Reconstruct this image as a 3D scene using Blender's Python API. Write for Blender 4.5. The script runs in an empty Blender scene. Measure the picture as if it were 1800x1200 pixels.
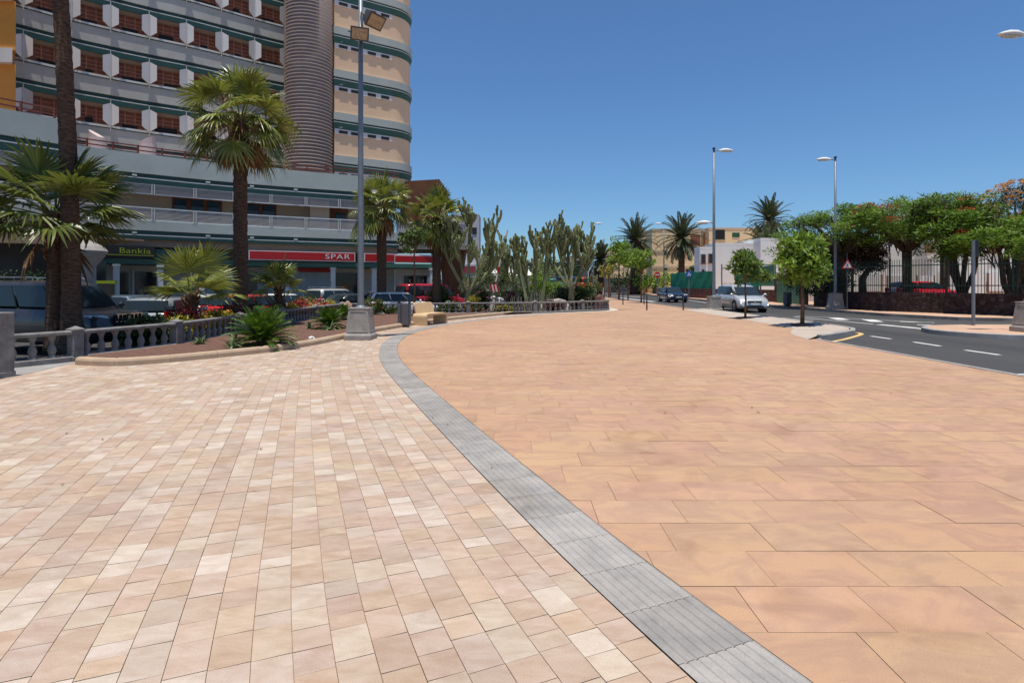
import bpy, bmesh, math, random
from mathutils import Vector, Matrix, Quaternion
R = math.radians
rnd = random.Random(7)
scene = bpy.context.scene
COL = scene.collection
CH = 1.6                      # eye height
def W(u, Y, v=None, z=None):  # photo pixel + distance -> world point
    x = (u-900)*Y/1000.0
    if z is None: z = CH+(500-v)*Y/1000.0 if v is not None else 0.0
    return Vector((x, Y, z))
def G(u, v, z=0.0):           # photo pixel on a horizontal level -> world point
    Y = (CH-z)*1000.0/(v-500)
    return Vector(((u-900)*Y/1000.0, Y, z))
def lerp(a, b, t): return a+(b-a)*t
# ---------------------------------------------------------------- materials
MATS = {}
def nodes_of(name):
    m = bpy.data.materials.new(name); m.use_nodes = True
    nt = m.node_tree; b = nt.nodes['Principled BSDF']
    return m, nt, b
def pm(name, col, rough=.75, var=.18, scale=3.0, bump=.15, bscale=60.0, metal=0.0, spec=.4, tint=None, coat=0.0):
    if name in MATS: return MATS[name]
    m, nt, b = nodes_of(name); N = nt.nodes; L = nt.links
    b.inputs['Roughness'].default_value = rough; b.inputs['Metallic'].default_value = metal
    b.inputs['Specular IOR Level'].default_value = spec
    if coat: b.inputs['Coat Weight'].default_value = coat; b.inputs['Coat Roughness'].default_value = .05
    tc = N.new('ShaderNodeTexCoord')
    n1 = N.new('ShaderNodeTexNoise'); n1.inputs['Scale'].default_value = scale; n1.inputs['Detail'].default_value = 6; n1.inputs['Roughness'].default_value = .65
    L.new(tc.outputs['Object'], n1.inputs['Vector'])
    rp = N.new('ShaderNodeValToRGB'); rp.color_ramp.elements[0].position = .3; rp.color_ramp.elements[1].position = .7
    t = tint or (1, 1, 1)
    c = col
    rp.color_ramp.elements[0].color = (c[0]*(1-var), c[1]*(1-var), c[2]*(1-var), 1)
    rp.color_ramp.elements[1].color = (min(1, c[0]*(1+var)*t[0]), min(1, c[1]*(1+var)*t[1]), min(1, c[2]*(1+var)*t[2]), 1)
    L.new(n1.outputs['Fac'], rp.inputs['Fac']); L.new(rp.outputs['Color'], b.inputs['Base Color'])
    if bump:
        n2 = N.new('ShaderNodeTexNoise'); n2.inputs['Scale'].default_value = bscale; n2.inputs['Detail'].default_value = 4
        L.new(tc.outputs['Object'], n2.inputs['Vector'])
        bp = N.new('ShaderNodeBump'); bp.inputs['Strength'].default_value = bump; bp.inputs['Distance'].default_value = .02
        L.new(n2.outputs['Fac'], bp.inputs['Height']); L.new(bp.outputs['Normal'], b.inputs['Normal'])
    MATS[name] = m
    return m
def leafm(name, c1, c2, rough=.5, trans=.3, scale=2.5, spec=.4, c3=None):
    if name in MATS: return MATS[name]
    m, nt, b = nodes_of(name); N = nt.nodes; L = nt.links
    b.inputs['Roughness'].default_value = rough; b.inputs['Specular IOR Level'].default_value = spec
    tc = N.new('ShaderNodeTexCoord')
    n1 = N.new('ShaderNodeTexNoise'); n1.inputs['Scale'].default_value = scale; n1.inputs['Detail'].default_value = 5
    L.new(tc.outputs['Object'], n1.inputs['Vector'])
    gi = N.new('ShaderNodeNewGeometry')
    ad = N.new('ShaderNodeMath'); ad.operation = 'MULTIPLY_ADD'; ad.inputs[1].default_value = .5; 
    L.new(gi.outputs['Random Per Island'], ad.inputs[0]); 
    mu = N.new('ShaderNodeMath'); mu.operation = 'MULTIPLY'; mu.inputs[1].default_value = .55
    L.new(n1.outputs['Fac'], mu.inputs[0]); L.new(mu.outputs[0], ad.inputs[2])
    rp = N.new('ShaderNodeValToRGB'); e = rp.color_ramp.elements
    e[0].position = .25; e[1].position = .75; e[0].color = (*c1, 1); e[1].color = (*c2, 1)
    if c3: k = e.new(.92); k.color = (*c3, 1)
    L.new(ad.outputs[0], rp.inputs['Fac']); L.new(rp.outputs['Color'], b.inputs['Base Color'])
    tr = N.new('ShaderNodeBsdfTranslucent'); L.new(rp.outputs['Color'], tr.inputs['Color'])
    mx = N.new('ShaderNodeMixShader'); mx.inputs['Fac'].default_value = trans
    L.new(b.outputs[0], mx.inputs[1]); L.new(tr.outputs[0], mx.inputs[2])
    L.new(mx.outputs[0], N['Material Output'].inputs['Surface'])
    MATS[name] = m
    return m
def attrm(name, rough=.8, kind='paver'):
    m, nt, b = nodes_of(name); N = nt.nodes; L = nt.links
    b.inputs['Roughness'].default_value = rough; b.inputs['Specular IOR Level'].default_value = .25
    at = N.new('ShaderNodeAttribute'); at.attribute_name = 'Col'
    tc = N.new('ShaderNodeTexCoord')
    sep = N.new('ShaderNodeVectorMath'); sep.operation = 'MULTIPLY_ADD'
    # each stone samples its own patch of the mottling: shift coordinates by its colour
    L.new(at.outputs['Color'], sep.inputs[0]); sep.inputs[1].default_value = (70, 130, 210); L.new(tc.outputs['Object'], sep.inputs[2])
    mp = N.new('ShaderNodeMapping'); L.new(sep.outputs[0], mp.inputs['Vector'])
    n1 = N.new('ShaderNodeTexNoise'); n1.inputs['Detail'].default_value = 7; n1.inputs['Roughness'].default_value = .62
    L.new(mp.outputs[0], n1.inputs['Vector'])
    rp = N.new('ShaderNodeValToRGB'); e = rp.color_ramp.elements
    if kind == 'paver':
        mp.inputs['Rotation'].default_value = (0, 0, R(-25)); mp.inputs['Scale'].default_value = (5, 11, 5); n1.inputs['Scale'].default_value = 1.0; n1.inputs['Distortion'].default_value = .6
        e[0].position = .28; e[0].color = (.86, .78, .70, 1); e[1].position = .68; e[1].color = (1.10, 1.11, 1.10, 1)
    elif kind == 'slab':
        mp.inputs['Rotation'].default_value = (0, 0, R(-50)); mp.inputs['Scale'].default_value = (2.4, 4.2, 1); n1.inputs['Scale'].default_value = 1.0; n1.inputs['Distortion'].default_value = 1.1
        e[0].position = .34; e[0].color = (.87, .845, .89, 1); e[1].position = .58; e[1].color = (1.04, 1.03, 1.0, 1)
        k = e.new(.46); k.color = (.93, .92, .96, 1)
    else:
        mp.inputs['Scale'].default_value = (3, 3, 3); n1.inputs['Scale'].default_value = 1.6
        e[0].position = .35; e[0].color = (.78, .79, .82, 1); e[1].position = .62; e[1].color = (1.06, 1.05, 1.04, 1)
    L.new(n1.outputs['Fac'], rp.inputs['Fac'])
    mx = N.new('ShaderNodeMix'); mx.data_type = 'RGBA'; mx.blend_type = 'MULTIPLY'; mx.inputs['Factor'].default_value = 1.0
    L.new(at.outputs['Color'], mx.inputs['A']); L.new(rp.outputs['Color'], mx.inputs['B'])
    # fine grain speckle
    n3 = N.new('ShaderNodeTexNoise'); n3.inputs['Scale'].default_value = 180; n3.inputs['Detail'].default_value = 3
    L.new(tc.outputs['Object'], n3.inputs['Vector'])
    r3 = N.new('ShaderNodeValToRGB'); r3.color_ramp.elements[0].position = .3; r3.color_ramp.elements[1].position = .7
    r3.color_ramp.elements[0].color = (.88, .86, .85, 1); r3.color_ramp.elements[1].color = (1.08, 1.08, 1.08, 1)
    L.new(n3.outputs['Fac'], r3.inputs['Fac'])
    m2 = N.new('ShaderNodeMix'); m2.data_type = 'RGBA'; m2.blend_type = 'MULTIPLY'; m2.inputs['Factor'].default_value = 1.0
    L.new(mx.outputs['Result'], m2.inputs['A']); L.new(r3.outputs['Color'], m2.inputs['B'])
    # broad worn / dusty areas of the whole floor
    n4 = N.new('ShaderNodeTexNoise'); n4.inputs['Scale'].default_value = .35; n4.inputs['Detail'].default_value = 5
    L.new(tc.outputs['Object'], n4.inputs['Vector'])
    r4 = N.new('ShaderNodeValToRGB'); r4.color_ramp.elements[0].position = .3; r4.color_ramp.elements[1].position = .7
    r4.color_ramp.elements[0].color = (.93, .91, .90, 1); r4.color_ramp.elements[1].color = (1.05, 1.05, 1.05, 1)
    L.new(n4.outputs['Fac'], r4.inputs['Fac'])
    m3 = N.new('ShaderNodeMix'); m3.data_type = 'RGBA'; m3.blend_type = 'MULTIPLY'; m3.inputs['Factor'].default_value = 1.0
    L.new(m2.outputs['Result'], m3.inputs['A']); L.new(r4.outputs['Color'], m3.inputs['B'])
    # scattered gum spots and droppings, and a few broad stains crossing many stones
    vo = N.new('ShaderNodeTexVoronoi'); vo.inputs['Scale'].default_value = 1.7; L.new(tc.outputs['Object'], vo.inputs['Vector'])
    sc = N.new('ShaderNodeSeparateColor'); L.new(vo.outputs['Color'], sc.inputs[0])
    th = N.new('ShaderNodeMath'); th.operation = 'MULTIPLY'; th.inputs[1].default_value = .032; L.new(sc.outputs[0], th.inputs[0])
    lt = N.new('ShaderNodeMath'); lt.operation = 'LESS_THAN'; L.new(vo.outputs['Distance'], lt.inputs[0]); L.new(th.outputs[0], lt.inputs[1])
    gm = N.new('ShaderNodeMath'); gm.operation = 'MULTIPLY'; gm.inputs[1].default_value = .5; L.new(lt.outputs[0], gm.inputs[0])
    m4 = N.new('ShaderNodeMix'); m4.data_type = 'RGBA'; L.new(gm.outputs[0], m4.inputs['Factor']); L.new(m3.outputs['Result'], m4.inputs['A']); m4.inputs['B'].default_value = (.10, .07, .055, 1)
    n5 = N.new('ShaderNodeTexNoise'); n5.inputs['Scale'].default_value = 1.3; n5.inputs['Detail'].default_value = 8; n5.inputs['Distortion'].default_value = 1.2; L.new(tc.outputs['Object'], n5.inputs['Vector'])
    r5 = N.new('ShaderNodeValToRGB'); r5.color_ramp.elements[0].position = .30; r5.color_ramp.elements[1].position = .42
    r5.color_ramp.elements[0].color = (.86, .84, .82, 1); r5.color_ramp.elements[1].color = (1, 1, 1, 1); L.new(n5.outputs['Fac'], r5.inputs['Fac'])
    m5 = N.new('ShaderNodeMix'); m5.data_type = 'RGBA'; m5.blend_type = 'MULTIPLY'; m5.inputs['Factor'].default_value = 1.0; L.new(m4.outputs['Result'], m5.inputs['A']); L.new(r5.outputs['Color'], m5.inputs['B'])
    L.new(m5.outputs['Result'], b.inputs['Base Color'])
    bp = N.new('ShaderNodeBump'); bp.inputs['Strength'].default_value = .25; bp.inputs['Distance'].default_value = .004
    L.new(n3.outputs['Fac'], bp.inputs['Height']); L.new(bp.outputs['Normal'], b.inputs['Normal'])
    return m
def asphalt(name):
    m, nt, b = nodes_of(name); N = nt.nodes; L = nt.links
    b.inputs['Roughness'].default_value = .85; b.inputs['Specular IOR Level'].default_value = .3
    tc = N.new('ShaderNodeTexCoord')
    n1 = N.new('ShaderNodeTexNoise'); n1.inputs['Scale'].default_value = .6; n1.inputs['Detail'].default_value = 5
    n2 = N.new('ShaderNodeTexNoise'); n2.inputs['Scale'].default_value = 90; n2.inputs['Detail'].default_value = 3
    mp = N.new('ShaderNodeMapping'); mp.inputs['Scale'].default_value = (1, .12, 1)
    L.new(tc.outputs['Object'], mp.inputs['Vector']); L.new(mp.outputs[0], n1.inputs['Vector']); L.new(tc.outputs['Object'], n2.inputs['Vector'])
    r1 = N.new('ShaderNodeValToRGB'); r1.color_ramp.elements[0].position = .3; r1.color_ramp.elements[1].position = .7
    r1.color_ramp.elements[0].color = (.045, .044, .044, 1); r1.color_ramp.elements[1].color = (.075, .071, .069, 1)
    r2 = N.new('ShaderNodeValToRGB'); r2.color_ramp.elements[0].position = .35; r2.color_ramp.elements[1].position = .72
    r2.color_ramp.elements[0].color = (.8, .8, .8, 1); r2.color_ramp.elements[1].color = (1.35, 1.35, 1.33, 1)
    L.new(n1.outputs['Fac'], r1.inputs['Fac']); L.new(n2.outputs['Fac'], r2.inputs['Fac'])
    mx = N.new('ShaderNodeMix'); mx.data_type = 'RGBA'; mx.blend_type = 'MULTIPLY'; mx.inputs['Factor'].default_value = 1.0
    L.new(r1.outputs['Color'], mx.inputs['A']); L.new(r2.outputs['Color'], mx.inputs['B']); L.new(mx.outputs['Result'], b.inputs['Base Color'])
    bp = N.new('ShaderNodeBump'); bp.inputs['Strength'].default_value = .4; bp.inputs['Distance'].default_value = .01
    L.new(n2.outputs['Fac'], bp.inputs['Height']); L.new(bp.outputs['Normal'], b.inputs['Normal'])
    return m
def stonem(name, cols, scale=4.0, mortar=(.05, .04, .035), mort=.04):
    m, nt, b = nodes_of(name); N = nt.nodes; L = nt.links
    b.inputs['Roughness'].default_value = .9; b.inputs['Specular IOR Level'].default_value = .2
    tc = N.new('ShaderNodeTexCoord')
    nz = N.new('ShaderNodeTexNoise'); nz.inputs['Scale'].default_value = 3; L.new(tc.outputs['Object'], nz.inputs['Vector'])
    va = N.new('ShaderNodeMix'); va.data_type = 'RGBA'; va.inputs['Factor'].default_value = .12
    L.new(tc.outputs['Object'], va.inputs['A']); L.new(nz.outputs['Color'], va.inputs['B'])
    v1 = N.new('ShaderNodeTexVoronoi'); v1.inputs['Scale'].default_value = scale; L.new(va.outputs['Result'], v1.inputs['Vector'])
    v2 = N.new('ShaderNodeTexVoronoi'); v2.feature = 'DISTANCE_TO_EDGE'; v2.inputs['Scale'].default_value = scale; L.new(va.outputs['Result'], v2.inputs['Vector'])
    sp = N.new('ShaderNodeSeparateColor'); L.new(v1.outputs['Color'], sp.inputs[0])
    rp = N.new('ShaderNodeValToRGB'); e = rp.color_ramp.elements
    e[0].color = (*cols[0], 1); e[1].color = (*cols[-1], 1)
    for i, c in enumerate(cols[1:-1]): k = e.new((i+1)/(len(cols)-1)); k.color = (*c, 1)
    L.new(sp.outputs[0], rp.inputs['Fac'])
    gt = N.new('ShaderNodeMath'); gt.operation = 'GREATER_THAN'; gt.inputs[1].default_value = mort; L.new(v2.outputs['Distance'], gt.inputs[0])
    mx = N.new('ShaderNodeMix'); mx.data_type = 'RGBA'; L.new(gt.outputs[0], mx.inputs['Factor']); mx.inputs['A'].default_value = (*mortar, 1); L.new(rp.outputs['Color'], mx.inputs['B'])
    L.new(mx.outputs['Result'], b.inputs['Base Color'])
    bp = N.new('ShaderNodeBump'); bp.inputs['Strength'].default_value = .8; bp.inputs['Distance'].default_value = .06
    L.new(v2.outputs['Distance'], bp.inputs['Height']); L.new(bp.outputs['Normal'], b.inputs['Normal'])
    return m
def glassm(name, col=(.02, .03, .035), rough=.06):
    m, nt, b = nodes_of(name)
    b.inputs['Base Color'].default_value = (*col, 1); b.inputs['Roughness'].default_value = rough; b.inputs['Specular IOR Level'].default_value = .4
    return m
def paint(name, col, metal=0.0, rough=.3, coat=.8):
    return pm('paint_'+name, col, rough=rough, var=.04, scale=1.2, bump=0.0, metal=metal, spec=.5, coat=coat)
def trunkm(name, c1, c2, rings=14.0):
    m, nt, b = nodes_of(name); N = nt.nodes; L = nt.links
    b.inputs['Roughness'].default_value = .95; b.inputs['Specular IOR Level'].default_value = .15
    tc = N.new('ShaderNodeTexCoord')
    mp = N.new('ShaderNodeMapping'); mp.inputs['Scale'].default_value = (5, 5, rings); L.new(tc.outputs['Object'], mp.inputs['Vector'])
    n1 = N.new('ShaderNodeTexNoise'); n1.inputs['Scale'].default_value = 1.6; n1.inputs['Detail'].default_value = 6; n1.inputs['Roughness'].default_value = .7
    L.new(mp.outputs[0], n1.inputs['Vector'])
    rp = N.new('ShaderNodeValToRGB'); rp.color_ramp.elements[0].position = .35; rp.color_ramp.elements[1].position = .68
    rp.color_ramp.elements[0].color = (*c1, 1); rp.color_ramp.elements[1].color = (*c2, 1)
    L.new(n1.outputs['Fac'], rp.inputs['Fac']); L.new(rp.outputs['Color'], b.inputs['Base Color'])
    bp = N.new('ShaderNodeBump'); bp.inputs['Strength'].default_value = .9; bp.inputs['Distance'].default_value = .05
    L.new(n1.outputs['Fac'], bp.inputs['Height']); L.new(bp.outputs['Normal'], b.inputs['Normal'])
    return m
# ---------------------------------------------------------------- mesh builder
class MB:
    def __init__(s): s.v = []; s.f = []; s.m = []; s.c = []; s.cm = 0; s.cc = None
    def face(s, idx): s.f.append(tuple(idx)); s.m.append(s.cm); s.c.append(s.cc)
    def poly(s, pts):
        n = len(s.v); s.v.extend([tuple(p) for p in pts]); s.face(range(n, n+len(pts)))
    def box(s, c, d, rz=0.0, M=None):
        hx, hy, hz = d[0]/2, d[1]/2, d[2]/2
        P = [Vector((x, y, z)) for z in (-hz, hz) for x, y in ((-hx, -hy), (hx, -hy), (hx, hy), (-hx, hy))]
        if M is None: M = Matrix.Translation(Vector(c)) @ Matrix.Rotation(rz, 4, 'Z')
        else: M = Matrix.Translation(Vector(c)) @ M
        n = len(s.v); s.v.extend([tuple(M @ p) for p in P])
        for q in ((3, 2, 1, 0), (4, 5, 6, 7), (0, 1, 5, 4), (1, 2, 6, 5), (2, 3, 7, 6), (3, 0, 4, 7)): s.face([n+i for i in q])
    def box2(s, p, q):   # from corner to corner
        s.box([(a+b)/2 for a, b in zip(p, q)], [abs(b-a) for a, b in zip(p, q)])
    def prism(s, pts, z0, z1):   # plan polygon extruded
        a = sum(pts[i][0]*pts[(i+1) % len(pts)][1]-pts[(i+1) % len(pts)][0]*pts[i][1] for i in range(len(pts)))
        if a < 0: pts = pts[::-1]
        n = len(s.v); k = len(pts)
        s.v.extend([(p[0], p[1], z0) for p in pts]); s.v.extend([(p[0], p[1], z1) for p in pts])
        s.face([n+i for i in range(k)][::-1]); s.face([n+k+i for i in range(k)])
        for i in range(k): j = (i+1) % k; s.face([n+i, n+j, n+k+j, n+k+i])
    def loft(s, rings, cap=True, closed=True):
        n0 = len(s.v); k = len(rings[0])
        for r in rings: s.v.extend([tuple(p) for p in r])
        for i in range(len(rings)-1):
            for j in range(k if closed else k-1):
                a = n0+i*k+j; b = n0+i*k+(j+1) % k
                s.face([a, b, b+k, a+k])
        if cap:
            s.face([n0+j for j in range(k)][::-1]); s.face([n0+(len(rings)-1)*k+j for j in range(k)])
    def tube(s, path, rad, n=8, cap=True, star=0.0, twist=0.0):
        path = [Vector(p) for p in path]
        if not hasattr(rad, '__len__'): rad = [rad]*len(path)
        t0 = (path[1]-path[0]).normalized(); up = Vector((0, 0, 1)) if abs(t0.z) < .9 else Vector((1, 0, 0))
        nx = t0.cross(up).normalized(); rings = []
        for i, p in enumerate(path):
            t = (path[min(i+1, len(path)-1)]-path[max(i-1, 0)]).normalized()
            nx = (nx-t*nx.dot(t)).normalized(); ny = t.cross(nx)
            rg = []
            for j in range(n):
                a = 2*math.pi*j/n+twist; r = rad[i]*(1-star if (star and j % 2) else 1)
                rg.append(p+nx*math.cos(a)*r+ny*math.sin(a)*r)
            rings.append(rg)
        s.loft(rings, cap)
    def lathe(s, c, prof, n=16):   # prof [(r,z)]
        rings = [[(c[0]+r*math.cos(2*math.pi*j/n), c[1]+r*math.sin(2*math.pi*j/n), c[2]+z) for j in range(n)] for r, z in prof]
        s.loft(rings)
    def ball(s, c, r, n=10, m=6):
        if not hasattr(r, '__len__'): r = (r, r, r)
        rings = []
        for i in range(m+1):
            a = math.pi*i/m; rr = max(math.sin(a), .02)
            rings.append([(c[0]+r[0]*rr*math.cos(2*math.pi*j/n), c[1]+r[1]*rr*math.sin(2*math.pi*j/n), c[2]-r[2]*math.cos(a)) for j in range(n)])
        s.loft(rings)
    def sweep(s, pts, prof, left=True, cap=True):  # plan polyline, closed profile [(offset to the left of travel, z)]
        P = [Vector((p[0], p[1])) for p in pts]; rings = []
        for i, p in enumerate(P):
            d1 = (P[i]-P[i-1]).normalized() if i else (P[1]-P[0]).normalized()
            d2 = (P[i+1]-P[i]).normalized() if i < len(P)-1 else d1
            t = (d1+d2).normalized(); nrm = Vector((-t.y, t.x)); k = 1/max(.4, nrm.dot(Vector((-d1.y, d1.x))))
            rings.append([(p.x+nrm.x*o*k, p.y+nrm.y*o*k, z) for o, z in prof])
        s.loft(rings, cap)
    def leaf(s, p, d, sd, L, Wd, fold=.15, mid=.45):
        nrm = d.cross(sd)
        n = len(s.v); q = p+d*(L*mid)
        s.v.extend([tuple(p), tuple(q+sd*Wd*.5+nrm*fold*Wd), tuple(p+d*L), tuple(q-sd*Wd*.5+nrm*fold*Wd)])
        s.face([n, n+1, n+2]); s.face([n, n+2, n+3])
    def build(s, name, mats, parent=None, smooth=False, bevel=0.0, seg=2, subsurf=0, wn=False):
        me = bpy.data.meshes.new(name); me.from_pydata(s.v, [], s.f)
        if not isinstance(mats, (list, tuple)): mats = [mats]
        for m in mats: me.materials.append(m)
        if len(mats) > 1: me.polygons.foreach_set('material_index', s.m)
        if any(c is not None for c in s.c):
            at = me.color_attributes.new('Col', 'FLOAT_COLOR', 'CORNER'); buf = []
            for f, c in zip(s.f, s.c): buf.extend((*(c or (1, 1, 1)), 1.0)*len(f))
            at.data.foreach_set('color', buf)
        if smooth: me.polygons.foreach_set('use_smooth', [True]*len(s.f))
        me.update()
        o = bpy.data.objects.new(name, me); COL.objects.link(o)
        if bevel:
            b = o.modifiers.new('Bevel', 'BEVEL'); b.width = bevel; b.segments = seg; b.limit_method = 'ANGLE'; b.angle_limit = R(35)
        if subsurf:
            b = o.modifiers.new('Sub', 'SUBSURF'); b.levels = subsurf; b.render_levels = subsurf
        if smooth and bevel and not subsurf:
            b.harden_normals = False
        if parent is not None: o.parent = parent
        return o
def tag(o, label, cat, group=None):
    o['label'] = label; o['category'] = cat
    if group: o['group'] = group
    return o
def thing(name, label, cat, loc=(0, 0, 0), rz=0.0, group=None):
    o = bpy.data.objects.new(name, None); COL.objects.link(o); o.location = loc; o.rotation_euler = (0, 0, rz); o.empty_display_size = .2
    return tag(o, label, cat, group)
def struct(o): o['kind'] = 'structure'; return o
def copy_tree(o, parent=None):
    c = o.copy(); COL.objects.link(c); c.parent = parent
    for ch in [x for x in bpy.data.objects if x.parent == o]: copy_tree(ch, c)
    return c
def dup(o, loc, rz, label, scale=None):
    c = copy_tree(o); c.location = loc; c.rotation_euler = (0, 0, rz); c['label'] = label
    if scale: c.scale = (scale,)*3 if not hasattr(scale, '__len__') else scale
    return c
def catmull(P, step=.25):
    out = []; P = [Vector(p) for p in P]
    for i in range(len(P)-1):
        p0 = P[i-1] if i else P[0]*2-P[1]; p1 = P[i]; p2 = P[i+1]; p3 = P[i+2] if i+2 < len(P) else P[-1]*2-P[-2]
        n = max(2, int((p2-p1).length/step))
        for k in range(n):
            t = k/n
            out.append(.5*((2*p1)+(p2-p0)*t+(2*p0-5*p1+4*p2-p3)*t*t+(3*p1-p0-3*p2+p3)*t**3))
    out.append(P[-1]); return out
def resample(P, step):
    out = [P[0]]; acc = 0
    for a, b in zip(P, P[1:]):
        L = (b-a).length
        while acc+L >= step:
            a = a+(b-a)*((step-acc)/L); L = (b-a).length; out.append(a); acc = 0
        acc += L
    return out
def cliphp(poly, p, n):   # keep side where (x-p).n>=0
    out = []
    for i in range(len(poly)):
        a = poly[i]; b = poly[(i+1) % len(poly)]; da = (a-p).dot(n); db = (b-p).dot(n)
        if da >= 0: out.append(a)
        if (da >= 0) != (db >= 0): out.append(a+(b-a)*(da/(da-db)))
    return out
def inpoly(x, y, P):
    c = False; j = len(P)-1
    for i in range(len(P)):
        if (P[i][1] > y) != (P[j][1] > y) and x < (P[j][0]-P[i][0])*(y-P[i][1])/(P[j][1]-P[i][1])+P[i][0]: c = not c
        j = i
    return c
def text_mesh(name, body, size, mat, parent, M, extrude=.01, spacing=1.0, sx=1.0):
    cu = bpy.data.curves.new(name, 'FONT'); cu.body = body; cu.size = size; cu.extrude = extrude; cu.space_character = spacing; cu.align_x = 'CENTER'; cu.align_y = 'CENTER'
    o = bpy.data.objects.new(name, cu); COL.objects.link(o); bpy.context.view_layer.update()
    me = bpy.data.meshes.new_from_object(o.evaluated_get(bpy.context.evaluated_depsgraph_get()))
    bpy.data.objects.remove(o); me.materials.clear(); me.materials.append(mat)
    o = bpy.data.objects.new(name, me); COL.objects.link(o); me.transform(Matrix.Diagonal((sx, 1, 1, 1))); me.transform(M); o.parent = parent
    return o
# ---------------------------------------------------------------- palette
M_conc = pm('grey_concrete', (.30, .285, .27), .9, .22, 2.5, .25, 50)
M_bal = pm('balustrade_concrete', (.20, .188, .178), .9, .35, 5.0, .4, 40)
M_ped = pm('cast_pedestal', (.30, .275, .245), .75, .22, 5, .3, 60)
M_kerb = pm('beige_kerb_stone', (.44, .32, .215), .85, .15, 3, .2, 70)
M_kgrey = pm('grey_kerb_stone', (.34, .315, .29), .9, .25, 2, .3, 50)
M_galv = pm('galvanised_steel', (.19, .215, .235), .5, .16, 3, .05, 30, metal=.35)
M_galvd = pm('dull_steel', (.075, .072, .07), .55, .14, 3, .05, 30, metal=.2)
M_white = pm('white_paint', (.74, .73, .70), .7, .07, 1.5, .1, 40)
M_black = pm('black_rubber', (.018, .018, .019), .7, .1, 8, .1, 80)
M_dark = pm('dark_opening', (.016, .015, .014), .8, .2, 2, 0)
M_trim = pm('dark_plastic', (.045, .045, .048), .55, .1, 6, .1, 80)
M_glass = glassm('car_glass'); M_sglass = glassm('shop_glass', (.025, .032, .04), .08)
M_chrome = pm('chrome', (.7, .7, .72), .15, .03, 2, 0, metal=1.0)
M_red = pm('red_enamel', (.45, .012, .016), .4, .06, 2, .03)
M_plate = pm('plate_white', (.7, .7, .66), .5, .03, 2, 0)
M_lampg = glassm('lamp_lens', (.55, .6, .62), .12); M_tail = glassm('tail_lens', (.38, .015, .012), .15)
# ================================================================ camera, light
cam = bpy.data.cameras.new('camera'); co = bpy.data.objects.new('camera', cam); COL.objects.link(co)
co.location = (0, 0, CH); co.rotation_euler = (R(90), 0, 0)
cam.sensor_width = 36.0; cam.lens = 20.0; cam.shift_y = -100/1800.0; cam.clip_end = 6000; cam.clip_start = .05
scene.camera = co
sd = Vector((-.012, -.145, 1)).normalized()
sun = bpy.data.lights.new('sun', 'SUN'); so = bpy.data.objects.new('sun', sun); COL.objects.link(so)
sun.energy = 4.8; sun.angle = R(.55); sun.color = (1.0, .94, .84)
so.rotation_euler = (-sd).to_track_quat('-Z', 'Y').to_euler(); so.location = (0, 0, 60)
w = bpy.data.worlds.new('World'); scene.world = w; w.use_nodes = True
nt = w.node_tree; sk = nt.nodes.new('ShaderNodeTexSky'); sk.sky_type = 'NISHITA'; sk.sun_disc = False
sk.sun_elevation = math.asin(sd.z); sk.sun_rotation = R(180); sk.altitude = 50; sk.air_density = 1.0; sk.dust_density = .6; sk.ozone_density = 1.6
tn = nt.nodes.new('ShaderNodeMix'); tn.data_type = 'RGBA'; tn.blend_type = 'MULTIPLY'; tn.inputs['Factor'].default_value = 1.0; tn.inputs['B'].default_value = (.575, .835, 1.09, 1)
nt.links.new(sk.outputs[0], tn.inputs['A']); nt.links.new(tn.outputs['Result'], nt.nodes['Background'].inputs[0]); nt.nodes['Background'].inputs[1].default_value = .108
scene.view_settings.view_transform = 'Standard'; scene.view_settings.look = 'None'; scene.view_settings.exposure = .05
scene.cycles.max_bounces = 6; scene.cycles.use_denoising = True

# ================================================================ ground
g = MB(); ZP = -.25
g.box((0, 800, -.9), (6000, 5000, .8)); struct(g.build('ground', pm('dry_ground', (.36, .29, .22), .95, .25, .05, .2, 3)))
# asphalt road sheet (east side) and car park (west side)
M_asph = asphalt('asphalt')
g = MB(); g.prism([(8.97, -40), (60, -40), (60, 21), (45, 23.9), (23, 24.6), (20.2, 25.5), (19, 29), (19, 40), (19, 64), (19.5, 76), (22, 98), (30, 116), (30, 122), (-20, 122), (-20, 98), (4, 90), (11.97, 80), (11.97, 36), (11.97, 20), (11, 18.8), (9.3, 17.0), (8.97, 16.6)], -.5, -.02)
struct(g.build('road', M_asph))
g = MB(); g.prism([(-60, -5), (-9.9, -5), (-9.9, 10.5), (-9.25, 11.8), (-8.9, 14), (-8.9, 29.8), (4, 60), (4, 88), (-20, 96), (-60, 96)], -.5, ZP)
struct(g.build('car_park', M_asph))
# ---- curve of the grey grooved strip
E = catmull([(v[0], v[1]) for v in [(2.55, -1.6), (.74, 2.29), (-.24, 4.75), (-1.72, 8.8), (-2.6, 11.4), (-3.17, 13.6), (-3.6, 16.3), (-3.62, 19.5), (-2.55, 23.9), (-.1, 28.7), (3.2, 32.7), (6.6, 36.0)]], .2)
E = resample(E, .1)
def offs(P, d):   # offset to the left of travel
    out = []
    for i in range(len(P)):
        t = (P[min(i+3, len(P)-1)]-P[max(i-3, 0)]).normalized(); out.append(P[i]+Vector((-t.y, t.x))*d)
    return out
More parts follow.
